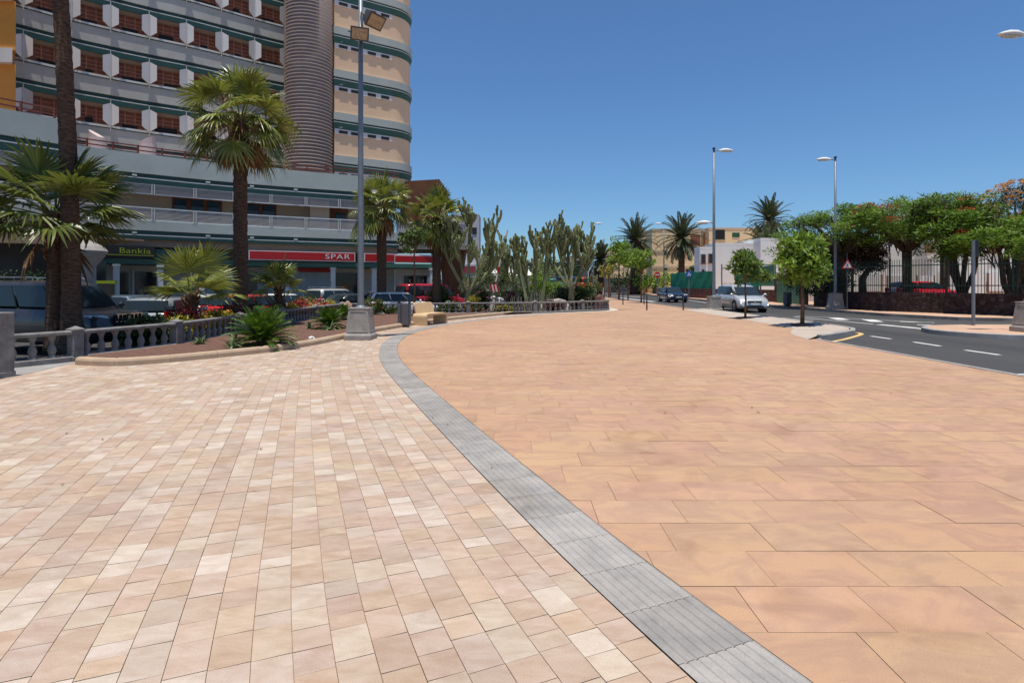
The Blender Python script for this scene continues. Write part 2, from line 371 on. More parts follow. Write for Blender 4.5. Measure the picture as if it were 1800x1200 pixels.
# planter kerb line (outer face, on the pavement)
KB = catmull([tuple(G(u, v, 0).xy) for u, v in [(132, 641), (200, 643.5), (300, 637), (400, 627), (470, 619.5), (540, 609), (600, 597), (650, 585.5), (700, 576.5), (745, 569), (790, 563), (850, 556.8), (908, 551.5)]], .3)
FENCE1 = [(-11.6, 7.9), (-9.9, 10.4), (-9.13, 11.9), (-8.5, 14.4), (-8.62, 18), (-8.67, 21.4), (-8.65, 25), (-8.62, 28.9)]
FENCE2 = [tuple(p) for p in catmull([(-8.62, 29.0), (-5.8, 29.3), (-2.33, 30.2), (1.24, 31.2), (4.1, 33.2), (5.6, 34.6), (6.1, 36.2), (6.1, 38.5), (5.9, 42)], .35)]
hide = [(-8.6, 12.6)] + [(p.x-.25, p.y+.45) for p in KB if p.x > -8.4] + [(.3, 31.6), (4, 33.9), (5.2, 35.3), (5.2, 60), (-60, 60), (-60, 12.6)]
# base slab under all paving (dark joints)
slab = [(-14, -6), (8.95, -6), (8.95, 16.7), (9.3, 17.05), (11.1, 18.9), (11.95, 20), (11.95, 80), (4, 89), (4, 60), (-8.6, 30), (-8.9, 14), (-9.3, 11.7), (-10.1, 10.2), (-14, 4.5)]
g = MB(); g.prism(slab, -.45, -.008); struct(g.build('pavement_bed', pm('joint_sand', (.26, .155, .095), .95, .2, 20, .1, 80)))
# ---- beige pavers: real rows parallel to the strip
g = MB(); rw = .165; r = random.Random(3)
pal = [(.50, .385, .305), (.53, .44, .365), (.47, .355, .275), (.50, .37, .28), (.60, .53, .46), (.46, .37, .31), (.52, .40, .30), (.49, .39, .32), (.56, .47, .39), (.45, .33, .25)]
for k in range(0, 62):
    d0 = .0+rw*k; a = offs(E, d0+.0015); b = offs(E, d0+rw-.0015); s = r.random()*.2; i = 0.0
    L = [0.0]
    mid = offs(E, d0+rw/2)
    for p, q in zip(mid, mid[1:]): L.append(L[-1]+(q-p).length)
    tot = L[-1]; ptr = 0
    def at(S, P):
        j = min(int(at.j), len(L)-2)
        while j < len(L)-2 and L[j+1] < S: j += 1
        at.j = j; t = (S-L[j])/max(1e-6, L[j+1]-L[j]); return P[j]+(P[j+1]-P[j])*t
    at.j = 0
    while s < tot-.3:
        ln = r.choice([.12, .165, .165, .24, .24, .24])
        p0 = at(s+.0014, a); jj = at.j; q0 = at(s+.0014, b); p1 = at(s+ln-.0014, a); q1 = at(s+ln-.0014, b); at.j = jj
        c = (p0+q1)/2
        s += ln
        if c.y < -1 or c.x < -12.5 or c.x < -9.75+(c.y-10)*.42 and c.y < 13 and c.y > 8.2: continue
        if inpoly(c.x, c.y, hide) or c.y > 60: continue
        cc = [(.66*a_+.34*b_)*.925 for a_, b_ in zip(r.choice(pal), (.51, .40, .32))]; f = r.uniform(.94, 1.06); tl = [r.uniform(-.0012, .0012) for _ in range(2)]
        g.cc = (cc[0]*f, cc[1]*f*r.uniform(.995, 1.025), cc[2]*f*r.uniform(.97, 1.04))
        g.poly([(p0.x, p0.y, tl[0]), (p1.x, p1.y, tl[0]), (q1.x, q1.y, tl[1]), (q0.x, q0.y, tl[1])][::1])
o = g.build('paver_pavement', attrm('beige_pavers', .8, 'paver')); struct(o)
# ---- orange slabs
g = MB(); r = random.Random(5)
IN = offs(E, -.43); INs = IN[::4]
hid2 = [(p.x-.9, p.y+.0) for p in IN] 
def clip_slab(q):
    c = sum(q, Vector((0, 0)))/4
    near = sorted(INs, key=lambda p: (p-c).length_squared)[:1][0]
    if (near-c).length < 1.2:
        i0 = min(range(len(IN)), key=lambda i: (IN[i]-c).length_squared)
        for i in (max(i0-5, 0), i0, min(i0+5, len(IN)-1)):
            t = (IN[min(i+1, len(IN)-1)]-IN[max(i-1, 0)]).normalized(); n = Vector((t.y, -t.x)); q = cliphp(q, IN[i]+n*.003, n)
            if len(q) < 3: return None
        return q
    i0 = min(range(len(INs)), key=lambda i: (INs[i]-c).length_squared); t = (INs[min(i0+1, len(INs)-1)]-INs[max(i0-1, 0)]); n = Vector((t.y, -t.x))
    if (c-INs[i0]).dot(n) < 0 and c.y < 36.2: return None
    return q
ins = -1.38+.4*0
y = -1.38; row = 0; GP = .0014
while y < 84:
    off = (row % 3)*.2+r.uniform(-.04, .04); x = -4.4+off
    while x < 12.2:
        x1 = x+.6
        xl = 8.86 if y < 16.4 else (8.86+(y-16.4)*.9 if y < 19.5 else 11.6)
        a = max(x, -9); b = min(x1, xl); cx = (x+x1)/2
        if b-a > .05 and not (y > 36 and cx < 6.0 and y < 60) and not (y >= 60 and cx < 4.2):
            q = [Vector((a+GP, y+GP)), Vector((b-GP, y+GP)), Vector((b-GP, y+.4-GP)), Vector((a+GP, y+.4-GP))]
            q = clip_slab(q) if y < 37 else q
            if q and len(q) > 2:
                f = r.uniform(.95, 1.04); g.cc = (.466*f, .297*f*r.uniform(.97, 1.03), .187*f*r.uniform(.96, 1.04)); z = r.uniform(-.001, .001)
                g.poly([(p.x, p.y, z) for p in q])
        x = x1
    y += .4; row += 1
struct(g.build('plaza_paving', attrm('orange_slabs', .78, 'slab')))
# ---- grooved grey strip
g = MB(); r = random.Random(9)
prof = []
for k in range(8):
    w0 = .005+k*.0525; prof += [(w0, 0), (w0+.034, 0), (w0+.040, -.0055), (w0+.047, -.0055)]
prof.append((.425, 0))
i = 0
while i+4 < len(E):
    seg = E[i:i+5]; f = r.choice([.90, .95, 1.0, 1.04, 1.08]); g.cc = (.345*f, .328*f, .302*f)
    rows = []
    for j, p in enumerate(seg):
        I = i+j; t = (E[min(I+3, len(E)-1)]-E[max(I-3, 0)]).normalized(); nn = Vector((t.y, -t.x))
        sh = .0015 if j == 0 else (-.0015 if j == 4 else 0); rows.append([(p.x+nn.x*o+t.x*sh, p.y+nn.y*o+t.y*sh, .003+z) for o, z in prof])
    g.loft([q[::-1] for q in rows], cap=False, closed=False); i += 4
struct(g.build('grooved_strip', attrm('grey_grooved_tiles', .85, 'grey')))
# ---- pale base strip / grey strip beside balustrade near the left edge
g = MB(); g.prism([(-9.32, 11.75), (-9.05, 11.9), (-8.95, 11.75), (-8.62, 9.7), (-12, 5.2), (-12.4, 5.6)], -.3, .004)
struct(g.build('side_path', M_conc))
# pale kerb flush line along the lay-by, raised kerb of the tree bay and main kerb
g = MB(); g.sweep([(8.95, -10), (8.95, 16.6), (9.1, 16.85)], [(-.06, -.3), (-.06, .006), (.06, .006), (.06, -.3)]); struct(g.build('flush_kerb', M_kgrey))
g = MB()
g.sweep([(9.12, 16.87), (10.2, 17.8), (11.3, 18.85), (11.75, 19.6), (11.95, 20.6), (11.98, 23), (12, 30), (12, 33.5), (12, 36)], [(-.07, -.3), (-.07, .09), (-.05, .11), (.08, .11), (.08, -.3)])
g.sweep([(12, 36.03), (12, 64), (12.1, 79), (10.4, 81.5)], [(-.07, -.3), (-.07, .03), (.08, .03), (.08, -.3)])
struct(g.build('kerb', M_kgrey))
g = MB()   # sloping pale apron of the tree bay
ap = [(9.06, 16.82), (9.5, 17.25), (10.15, 17.92), (11.22, 18.95), (11.66, 19.65), (11.86, 20.6), (11.9, 23), (11.92, 30), (11.92, 36)]
inn = [(8.6, 16.55), (8.8, 17.4), (9.0, 18.3), (9.6, 19.6), (10.2, 20.6), (10.35, 22), (10.5, 25), (10.7, 30), (10.9, 36)]
for (a, b, c, d) in zip(inn, ap, ap[1:], inn[1:]): g.poly([(a[0], a[1], .004), (b[0], b[1], .104), (c[0], c[1], .104), (d[0], d[1], .004)])
struct(g.build('tree_bay_apron', pm('pale_concrete_slabs', (.44, .365, .30), .9, .12, 1.2, .1, 30)))
# far side pavement, its dark kerb
EK = [(60, 21.2), (45, 23.7), (23, 24.6), (20.2, 25.7), (19.1, 29), (19.0, 34), (19, 64), (19.5, 76), (22, 98), (30, 116)]
g = MB(); g.prism(EK+[(60, 116)], -.5, .12); struct(g.build('far_pavement', pm('salmon_paving', (.52, .33, .22), .9, .12, .7, .1, 20)))
g = MB(); g.sweep(EK, [(-.02, -.3), (-.02, .13), (.13, .13), (.13, -.3)]); struct(g.build('far_kerb', pm('black_white_kerb', (.24, .21, .19), .9, .55, .9, .3, 40)))
g = MB(); isl = catmull([(20, 15.0), (17.5, 15.8), (15.4, 16.3), (14.1, 17.2), (13.75, 18.6), (14.4, 20.0), (15.7, 20.7), (18, 20.9), (24, 20.4)], .3)
g.sweep([tuple(p) for p in isl], [(-.0, -.3), (-.0, .12), (-.03, .14), (-.15, .14), (-.15, -.3)]); struct(g.build('island_kerb', M_kgrey))
g = MB(); g.prism([tuple(p) for p in offs(isl, -.14)]+[(24, 15)], -.3, .135); struct(g.build('traffic_island', pm('salmon_paving', (0, 0, 0))))
# markings
g = MB(); zR = -.016
def mark(us): g.poly([tuple(G(u, v, zR)) for u, v in us])
for q in [[(1531, 591.5), (1552, 590.5), (1569, 596.5), (1549, 598)][0:0]]: pass
def dash(u0, v0, u1, v1, wd):
    a = G(u0, v0, zR); b = G(u1, v1, zR); t = (b-a).normalized(); n = Vector((-t.y, t.x, 0))*wd/2
    g.poly([tuple(p) for p in (a-n, b-n, b+n, a+n)])
dash(1531, 590.5, 1566, 595.5, .13); dash(1606, 600.8, 1653, 608, .13); dash(1697, 615, 1757, 623.5, .13)
dash(1300, 553, 1430, 563, .12)
dash(1395, 556.5, 1535, 569.5, .13)
for a in [(1545, 570.2, 1578, 573.2), (1580, 573.5, 1614, 576.8), (1617, 577.2, 1656, 581.5)]: dash(*a, .34)
dash(1400, 555, 1640, 567, .12); dash(1465, 558, 1483, 562, .5); dash(1524, 561, 1542, 565.5, .5); dash(1582, 565, 1642, 566.8, .28); dash(1612, 570.5, 1668, 572.6, .28)
dash(1210, 527.3, 1262, 535, .14)
dash(1090, 523.5, 1150, 530.2, .5); dash(1066, 519, 1130, 522, .4); dash(1050, 515.5, 1090, 517, .35)
struct(g.build('road_marking', pm('road_paint', (.66, .64, .60), .8, .12, 4, .15, 60)))
g = MB()
yl = [G(1449, 602.5, zR), G(1480, 597, zR), G(1503, 591, zR), G(1514, 587, zR), G(1508, 584.6, zR), G(1498, 585, zR)]
g.sweep([(p.x, p.y) for p in catmull([tuple(p) for p in yl], .15)], [(-.07, zR-.002), (-.07, zR), (.07, zR), (.07, zR-.002)])
struct(g.build('yellow_line', pm('yellow_road_paint', (.62, .42, .17), .8, .12, 4, .1)))
g = MB()  # painted arrow at the right edge of the frame, partly visible
c0 = G(1775, 657, zR)
g.poly([(c0.x, c0.y-.02, zR), (c0.x+.55, c0.y-.16, zR), (c0.x+1.6, c0.y-.05, zR), (c0.x+.55, c0.y+.08, zR)])
struct(g.build('road_arrow', MATS['road_paint']))
# planter soil, garden soil
g = MB()
soil = [(-9.0, 12.15), (-8.95, 11.95)]+[(p.x+0, p.y+.05) for p in KB]+[(1.1, 30.9), (-2.3, 30.0), (-5.8, 29.2), (-8.6, 28.9), (-8.6, 21), (-8.5, 14.4), (-8.7, 13)]
g.prism(soil, -.3, .105); 
M_soil = pm('red_gravel', (.135, .075, .055), .98, .45, 14, .9, 45, tint=(1.15, 1.05, 1.0)); struct(g.build('planter_soil', M_soil))
g = MB(); g.prism([(-9.9, 10.9), (-9.2, 12.0), (-8.6, 14.4), (-8.75, 28.9), (-5.8, 29.4), (-2.3, 30.3), (1.2, 31.3), (4, 33.3), (5.5, 34.8), (6, 36.3), (6, 42), (4.4, 58), (-4, 58), (-6, 42), (-3.2, 34.6), (-9.9, 31.2), (-9.95, 20), (-10.2, 12)], -.4, .02)
struct(g.build('garden_soil', pm('garden_earth', (.12, .085, .06), .98, .35, 5, .6, 20)))
# thin pale border outside the curved balustrade
g = MB(); f2 = [p for p in FENCE2 if p[0] > -2.8]
g.sweep(f2, [(-.62, -.2), (-.62, .012), (-.1, .012), (-.1, -.2)]); struct(g.build('pale_border', pm('pale_border_stone', (.55, .47, .38), .9, .1, 1, .1)))
# beige kerb of the planter: one thing made of kerb stones joined by joints
kb = thing('planter_kerb', 'long curved beige stone kerb edging the red gravel planter', 'kerb')
pts = resample(KB, .05); n = 0
while n < len(pts)-2:
    seg = pts[n:n+20]
    if len(seg) < 3: break
    m = MB(); m.sweep([tuple(p) for p in seg[:-1]]+[tuple(seg[-1]+(seg[-2]-seg[-1])*.12)], [(0.0, -.1), (0.0, .09), (.02, .13), (.06, .15), (.14, .15), (.17, .13), (.18, -.1)][::-1])
    m.build('kerb_stone', M_kerb, kb, smooth=False); n += 19
r = random.Random(12); g = MB()
for k in range(70):
    q = KB[r.randrange(0, len(KB))]; x, y = q.x+r.gauss(.1, .35)+.1, q.y-abs(r.gauss(.25, .5))-.1
    if k > 44: x, y = r.uniform(-6, 6), r.uniform(3.5, 14)
    a = r.uniform(0, 6.28); g.leaf(Vector((x, y, .008)), Vector((math.cos(a), math.sin(a), .15)).normalized(), Vector((-math.sin(a), math.cos(a), 0)), r.uniform(.03, .07), r.uniform(.012, .025), .3)
o = g.build('fallen_leaves', pm('dry_fallen_leaf', (.22, .11, .05), .9, .4, 9, 0)); o['kind'] = 'stuff'; tag(o, 'dry brown leaves scattered thinly on the paving', 'fallen leaves')
# ================================================================ balustrade
def baluster_mesh():
    m = MB(); m.lathe((0, 0, 0), [(.0, 0), (.075, 0), (.075, .04), (.05, .055), (.062, .09), (.078, .15), (.066, .21), (.04, .27), (.036, .30), (.05, .315), (.036, .33), (.05, .37), (.068, .41), (.075, .42), (.075, .45), (0, .45)], 10); return m
def balustrade(name, label, line, posts, zb, step, ends=True, zt=None):
    t = thing(name, label, 'balustrade', group='concrete balustrades round the planting')
    L = [Vector(p) for p in line]
    m = MB(); m.sweep(line, [(-.11, zb-.1), (-.11, zb+.10), (-.085, zb+.12), (.085, zb+.12), (.11, zb+.10), (.11, zb-.1)]); m.build('base', M_bal, t)
    m = MB(); h = zb+.56; m.sweep(line, [(-.075, h), (-.095, h+.025), (-.095, h+.06), (-.07, h+.085), (.07, h+.085), (.095, h+.06), (.095, h+.025), (.075, h)]); m.build('rail', M_bal, t)
    first = None; P = [Vector(p) for p in posts]
    for q in resample(L, step)[1:]:
        if any((q-p).length < .2 for p in P): continue
        if first is None: first = baluster_mesh().build('baluster', M_bal, t, smooth=True); c = first
        else: c = first.copy(); COL.objects.link(c); c.parent = t
        c.location = (q.x, q.y, zb+.115)
    pm_ = MB(); pm_.box((0, 0, .33), (.21, .21, .68)); pm_.box((0, 0, .04), (.25, .25, .1)); pm_.box((0, 0, .655), (.245, .245, .035))
    n = len(pm_.v); pm_.v += [(-.115, -.115, .675), (.115, -.115, .675), (.115, .115, .675), (-.115, .115, .675), (0, 0, .74)]
    for q in ((0, 1, 4), (1, 2, 4), (2, 3, 4), (3, 0, 4)): pm_.face([n+i for i in q])
    fp = None
    for i, p in enumerate(P):
        if fp is None: fp = pm_.build('post', M_bal, t, bevel=.008); c = fp
        else: c = fp.copy(); COL.objects.link(c); c.parent = t
        j = min(range(len(L)), key=lambda k: (L[k]-p).length); d = L[min(j+1, len(L)-1)]-L[max(j-1, 0)]
        c.location = (p.x, p.y, zb); c.rotation_euler = (0, 0, math.atan2(d.y, d.x))
    return t
balustrade('balustrade', 'straight grey concrete balustrade in front of the parked cars, left side of the planter', FENCE1, [(-9.13, 11.9), (-8.5, 14.4), (-8.62, 18), (-8.67, 21.4), (-8.65, 25), (-8.62, 28.9)], 0.0, .33)
balustrade('balustrade', 'curved grey concrete balustrade enclosing the cactus garden', FENCE2, [(-5.8, 29.3), (-2.33, 30.2), (1.24, 31.2), (4.1, 33.2)], 0.0, .36)
m = MB(); m.box((-8.93, 9.78, .56), (.5, .3, 1.12)); m.box((-8.93, 9.78, .05), (.53, .33, .1))
tag(m.build('concrete_pillar', M_bal, bevel=.012), 'plain square grey concrete pillar cut by the left edge of the photo', 'pillar')
# ================================================================ street furniture
def pedestal(m, h=.93, wb=.78, wt=.56):
    def ring(w, z): return [(-w/2, -w/2, z), (w/2, -w/2, z), (w/2, w/2, z), (-w/2, w/2, z)]
    m.loft([ring(wb, 0), ring(wb, .13*h/.93), ring(wb*.93, .17*h/.93), ring(wb*.88, .19*h/.93), ring(wt, h-.05), ring(wt+.03, h-.04), ring(wt+.03, h-.005), ring(wt*.6, h)])
    # raised frames on the four faces
    for k in range(4):
        Rz = Matrix.Rotation(k*math.pi/2, 4, 'Z')
        z0, z1 = .23*h/.93, h-.09
        def hw(z): return lerp(wb*.88, wt, (z-.19*h/.93)/(h-.05-.19*h/.93))/2
        def P(fx, z, o): return Rz @ Vector((fx*hw(z), -hw(z)-o, z))
        fr = [(-.86, -.74, z0, z1), (.74, .86, z0, z1)]
        for a, b, c, d in fr:
            m.loft([[P(a, c, 0), P(b, c, 0), P(b, c, .014), P(a, c, .014)], [P(a, d, 0), P(b, d, 0), P(b, d, .014), P(a, d, .014)]])
        for c, d in ((z0-.0, z0+.03), (z1-.03, z1)):
            m.loft([[P(-.74, c, 0), P(-.74, c, .014), P(-.74, d, .014), P(-.74, d, 0)], [P(.74, c, 0), P(.74, c, .014), P(.74, d, .014), P(.74, d, 0)]])
def luminaire(parent, z, arm, sgn=1, ry=0.0, col=None, sc=1.0):
    m = MB(); Mr = Matrix.Rotation(ry, 3, 'Z')
    def T(x, y, zz): v = Mr @ Vector((x*sgn, y, 0)); return (v.x, v.y, z+zz)
    m.tube([T(.05, 0, 0), T(arm, 0, .03)], .03, 8); m.build('arm', M_galv, parent)
    m = MB(); rings = []
    for x, hw, zt, zb in [(0, .04, .05, .0), (.08, .09, .09, -.03), (.3, .15, .15, -.05), (.55, .17, .14, -.05), (.78, .12, .08, -.035), (.92, .04, .02, -.015)]:
        x = arm+x*sc; rg = []
        for j in range(10):
            a = 2*math.pi*j/10; yy = math.cos(a)*hw*sc; zz = math.sin(a); zz = zz*(zt if zz > 0 else -zb)*sc
            rg.append(T(x, yy, zz+.02))
        rings.append(rg)
    m.loft(rings); hd = m.build('lamp_head', M_white, parent, smooth=True)
    m = MB(); rings = []
    for x, hw in [(.22, .08), (.4, .12), (.6, .12), (.76, .07)]:
        x = arm+x*sc; rings.append([T(x, math.cos(2*math.pi*j/10)*hw*sc, -.035*sc+math.sin(2*math.pi*j/10)*.028*sc) for j in range(10)])
    m.loft(rings); m.build('lens', M_lampg, hd, smooth=True)
def street_lamp(label, p, H, heads, ph=.93, rb=.09, pw=(.78, .56), rz=0, mat=None):
    t = thing('street_lamp', label, 'street lamp', p, rz, 'tall galvanised street lamps')
    m = MB(); pedestal(m, ph, *pw); m.build('pedestal', M_ped, t, bevel=.008)
    m = MB(); m.lathe((0, 0, ph-.01), [(.17, 0), (.17, .02), (.10, .07), (.09, .09)], 16); 
    for k in range(4):
        a = k*math.pi/2+.78; m.lathe((.21*math.cos(a), .21*math.sin(a), ph-.01), [(.018, 0), (.018, .05), (.008, .055)], 6)
    m.build('base_plate', M_galv, t)
    m = MB(); m.tube([(0, 0, ph+.05), (0, 0, ph+.06), (0, 0, H*.5), (0, 0, H)], [rb, rb, lerp(rb, rb*.6, .5), rb*.6], 20); m.build('pole', mat or M_galv, t, smooth=True)
    m = MB(); m.lathe((0, 0, H), [(rb*.6, 0), (rb*.95, .03), (rb*.95, .1), (.02, .13)], 10); m.build('cap', M_trim, t)
    for (z, arm, sg, ry) in heads: luminaire(t, z, arm, sg, ry)
    return t
L0 = street_lamp('tall steel lamp post with two square floodlights on a grey panelled pedestal at the planter', (-4.43, 16.66, 0), 11.2, [(10.6, .25, 1, .2)], rb=.095)
def flood(parent, c, yaw, pitch, s=1.0):
    M = Matrix.Rotation(yaw, 4, 'Z') @ Matrix.Rotation(pitch, 4, 'X')
    T = Matrix.Translation(Vector(c)) @ M
    m = MB(); n = len(m.v)
    A = [(-.26, -.17, -.19), (.26, -.17, -.19), (.26, -.17, .19), (-.26, -.17, .19), (-.19, .13, -.12), (.19, .13, -.12), (.19, .13, .12), (-.19, .13, .12)]
    m.v += [tuple(T @ (Vector(p)*s)) for p in A]
    for q in ((0, 1, 2, 3), (7, 6, 5, 4), (0, 4, 5, 1), (1, 5, 6, 2), (2, 6, 7, 3), (3, 7, 4, 0)): m.face([n+i for i in q])
    f = m.build('floodlight', M_galvd, parent, bevel=.01)
    m = MB(); m.poly([tuple(T @ (Vector(p)*s)) for p in ((-.215, -.178, -.145), (.215, -.178, -.145), (.215, -.178, .145), (-.215, -.178, .145))]); m.build('glass', glass_flood, f)
    m = MB(); m.tube([tuple(T @ Vector((-.24*s, 0, 0))), tuple(T @ Vector((-.3*s, .12, 0))), (0, 0, c[2])], .018, 6); m.build('bracket', M_galvd, f)
glass_flood = pm('floodlight_glass', (.35, .25, .16), .2, .35, 12, .3, 20)
flood(L0, (.02, -.24, 8.85), .35, R(30)); flood(L0, (.36, -.05, 9.36), .95, R(42), 1.15)
m = MB(); m.tube([(-.02, 0, 9.5), (.25, 0, 9.5)], .02, 6); m.build('bracket', M_galvd, L0)
street_lamp('tall galvanised lamp at the road edge beside the silver minivan with two pale heads', (12.35, 34.8, 0), 9.85, [(9.75, .3, 1, 0), (5.35, .2, -1, 0)], ph=.88, pw=(.82, .66), rb=.1)
street_lamp('street lamp standing on the far pavement in front of the dark stone wall', (19.55, 34.4, .12), 9.1, [(9.0, .25, -1, 0)], ph=.95, pw=(.78, .56), rb=.09)
street_lamp('lamp on the traffic island cut by the right edge of the photo', W(1815, 17.6, z=.14), 9.1, [(9.12, .25, -1, .1)], ph=.93, rb=.09)
street_lamp('distant lamp behind the small street trees, head pointing left', W(1167, 78, z=0), 10, [(9.9, .3, -1, 0)])
street_lamp('distant lamp beside the cactus garden, head pointing right', W(1043, 76, z=0), 9.8, [(9.7, .3, 1, 0)])
street_lamp('very distant lamp left of the tallest small street tree', W(1096, 118, z=0), 10, [(9.9, .3, -1, 0)])
street_lamp('very distant lamp in front of the cream block, right of the no entry sign', W(1178, 105, z=0), 10.3, [(10.2, .3, 1, 0)])
# litter bins
def bin_(label, p, rz, s=1.0):
    t = thing('litter_bin', label, 'litter bin', p, rz, 'grey perforated litter bins')
    m = MB(); m.box((0, 0, .05), (.30, .22, .1)); m.build('foot', M_trim, t)
    m = MB(); m.box((0, 0, .48), (.42, .30, .78)); m.build('body', pm('bin_steel', (.115, .115, .125), .6, .12, 30, .5, 160, metal=.1), t, bevel=.01)
    m = MB(); m.box((-.075, -.158, .5), (.03, .02, .8)); m.box((.215, -.12, .52), (.02, .03, .84)); m.build('edge_strip', M_trim, t)
    m = MB(); m.box((0, 0, .88), (.4, .28, .02)); m.build('top_plate', M_galv, t)
    m = MB()
    for x in (-.2, .2): m.box((x, 0, .92), (.02, .26, .1))
    m.box((0, 0, .965), (.42, .27, .015)); m.build('hood', M_trim, t)
    t.scale = (s, s, s); return t
bin_('grey litter bin standing beside the beige concrete bench', (-4.05, 21.4, 0), -.15)
bin_('grey litter bin on the far pavement before the green gate', W(1384, 38.5, z=.12), .3)
# bench
bt = thing('bench', 'beige curved concrete bench with backrest beside the litter bin', 'bench', (-3.28, 22.9, 0), R(66))
M_bench = pm('beige_cast_stone', (.60, .42, .235), .8, .08, 4, .25, 90)
m = MB(); Lb, wdt, th, hh = 1.58, .64, .075, .46
prof = []   # ribbon centre line in x,z: leg - rounded corner - seat - corner - leg
def ribbon(off):
    P = [(-Lb/2+off, 0)]; rr = .14-off
    for k in range(7): a = math.pi-k*math.pi/12; P.append((-Lb/2+.14+math.cos(a)*rr, hh-.14+math.sin(a)*rr))
    for k in range(7): a = math.pi/2-k*math.pi/12; P.append((Lb/2-.14+math.cos(a)*rr, hh-.14+math.sin(a)*rr))
    P.append((Lb/2-off, 0)); return P
o_, i_ = ribbon(0), ribbon(th)
for k in range(len(o_)-1):
    a, b, c, d = o_[k], o_[k+1], i_[k+1], i_[k]
    y0, y1 = -wdt/2, wdt/2
    m.poly([(a[0], y0, a[1]), (b[0], y0, b[1]), (b[0], y1, b[1]), (a[0], y1, a[1])][::-1]); m.poly([(d[0], y0, d[1]), (c[0], y0, c[1]), (c[0], y1, c[1]), (d[0], y1, d[1])])
    m.poly([(a[0], y0, a[1]), (d[0], y0, d[1]), (c[0], y0, c[1]), (b[0], y0, b[1])][::-1]); m.poly([(a[0], y1, a[1]), (b[0], y1, b[1]), (c[0], y1, c[1]), (d[0], y1, d[1])][::-1])
bm = bmesh.new(); me = m.build('seat', M_bench, bt).data; bm.from_mesh(me); bmesh.ops.remove_doubles(bm, verts=bm.verts, dist=.0005); bmesh.ops.recalc_face_normals(bm, faces=bm.faces); bm.to_mesh(me); bm.free()
m = MB(); y = .22   # reclined backrest slab with rounded top corners
shape = [(-.66, .45), (.66, .45), (.66, .74)]+[(.56+.1*math.cos(a), .78+.1*math.sin(a)) for a in (0, .5, 1.0, 1.57)]+[(-.56+.1*math.cos(a), .78+.1*math.sin(a)) for a in (1.57, 2.1, 2.64, 3.14)]
f_ = [(x, y+(z-.45)*.28, z) for x, z in shape]; b_ = [(x, y+.08+(z-.45)*.28, z) for x, z in shape]
m.loft([f_, b_]); m.build('backrest', M_bench, bt, bevel=.012)
# bollards
def bollard(label, p, h=1.0):
    t = thing('bollard', label, 'bollard', p, 0, 'slim black bollards on the plaza')
    m = MB(); m.lathe((0, 0, 0), [(.065, 0), (.065, .02), (.045, .03), (.045, h-.02), (.03, h)], 12); m.build('shaft', M_trim, t, smooth=False)
    m = MB(); m.lathe((0, 0, h-.16), [(.047, 0), (.047, .04)], 12); m.build('band', M_galvd, t)
bollard('black bollard on the plaza edge in front of the dark blue saloon', G(1201, 545)); bollard('black bollard halfway between cactus garden and blue saloon, nearest of the centre ones', G(1137, 545))
bollard('thin black bollard furthest left, behind the end of the curved balustrade', G(1095, 535.5)); bollard('thin black bollard at the foot of the right small street tree', G(1132, 535))
t = thing('marker_post', 'white marker post with a red foot beside the garden edge', 'post', G(1061, 526))
m = MB(); m.lathe((0, 0, .45), [(.09, 0), (.09, .75), (.05, .8)], 12); m.build('upper_section', M_white, t); m = MB(); m.lathe((0, 0, 0), [(.1, 0), (.09, .45)], 12); m.build('foot', pm('dull_red', (.25, .06, .06), .7), t)
m = MB(); m.box((0, 0, .8), (.2, .2, 1.6)); o = m.build('wooden_post', pm('weathered_wood', (.18, .09, .05), .9)); o.location = G(1073, 521.5); tag(o, 'short brown wooden post at the plaza edge near the white marker', 'post')
# ---- signs
def sign_post(m, h, r=.03): m.lathe((0, 0, 0), [(r, 0), (r, h)], 10)
def disc(m, r, y, z, n=24, x=0): m.poly([(x+r*math.cos(2*math.pi*k/n), y, z+r*math.sin(2*math.pi*k/n)) for k in range(n)])
M_blue = pm('sign_blue', (.02, .10, .42), .5, .05); M_signred = pm('sign_red', (.55, .015, .02), .5, .05)
# no entry
p = W(1155, 62, z=.0); t = thing('no_entry_sign', 'round red no entry sign with white bar behind the small street trees', 'traffic sign', p)
m = MB(); sign_post(m, 2.95); m.build('post', M_galv, t)
m = MB(); m.tube([(0, -.05, 2.65), (0, -.03, 2.65)], .33, 24); pl = m.build('disc', M_signred, t); m = MB(); m.box((0, -.058, 2.65), (.46, .01, .11)); m.build('bar', M_white, pl)
# pedestrian crossing square
p = W(1211, 59.5, z=.1); t = thing('crossing_sign', 'blue square pedestrian crossing sign on a slim post by the blue saloon', 'traffic sign', p)
s = p.y/1000; m = MB(); sign_post(m, 2.9, .04); m.build('post', M_galv, t)
m = MB(); m.box((0, -.06, 2.6), (.60, .03, .60)); pl = m.build('panel', M_blue, t)
m = MB(); m.poly([(-.2, -.078, 2.42), (.2, -.078, 2.42), (0, -.078, 2.8)]); m.build('triangle', M_white, pl)
m = MB(); m.box((0, -.084, 2.60), (.05, .008, .12)); m.box((0, -.084, 2.68), (.05, .008, .04)); m.box((-.04, -.084, 2.5), (.03, .008, .1), M=Matrix.Rotation(.5, 4, 'Y')); m.box((.04, -.084, 2.5), (.03, .008, .1), M=Matrix.Rotation(-.5, 4, 'Y')); m.build('walking_figure', M_trim, pl)
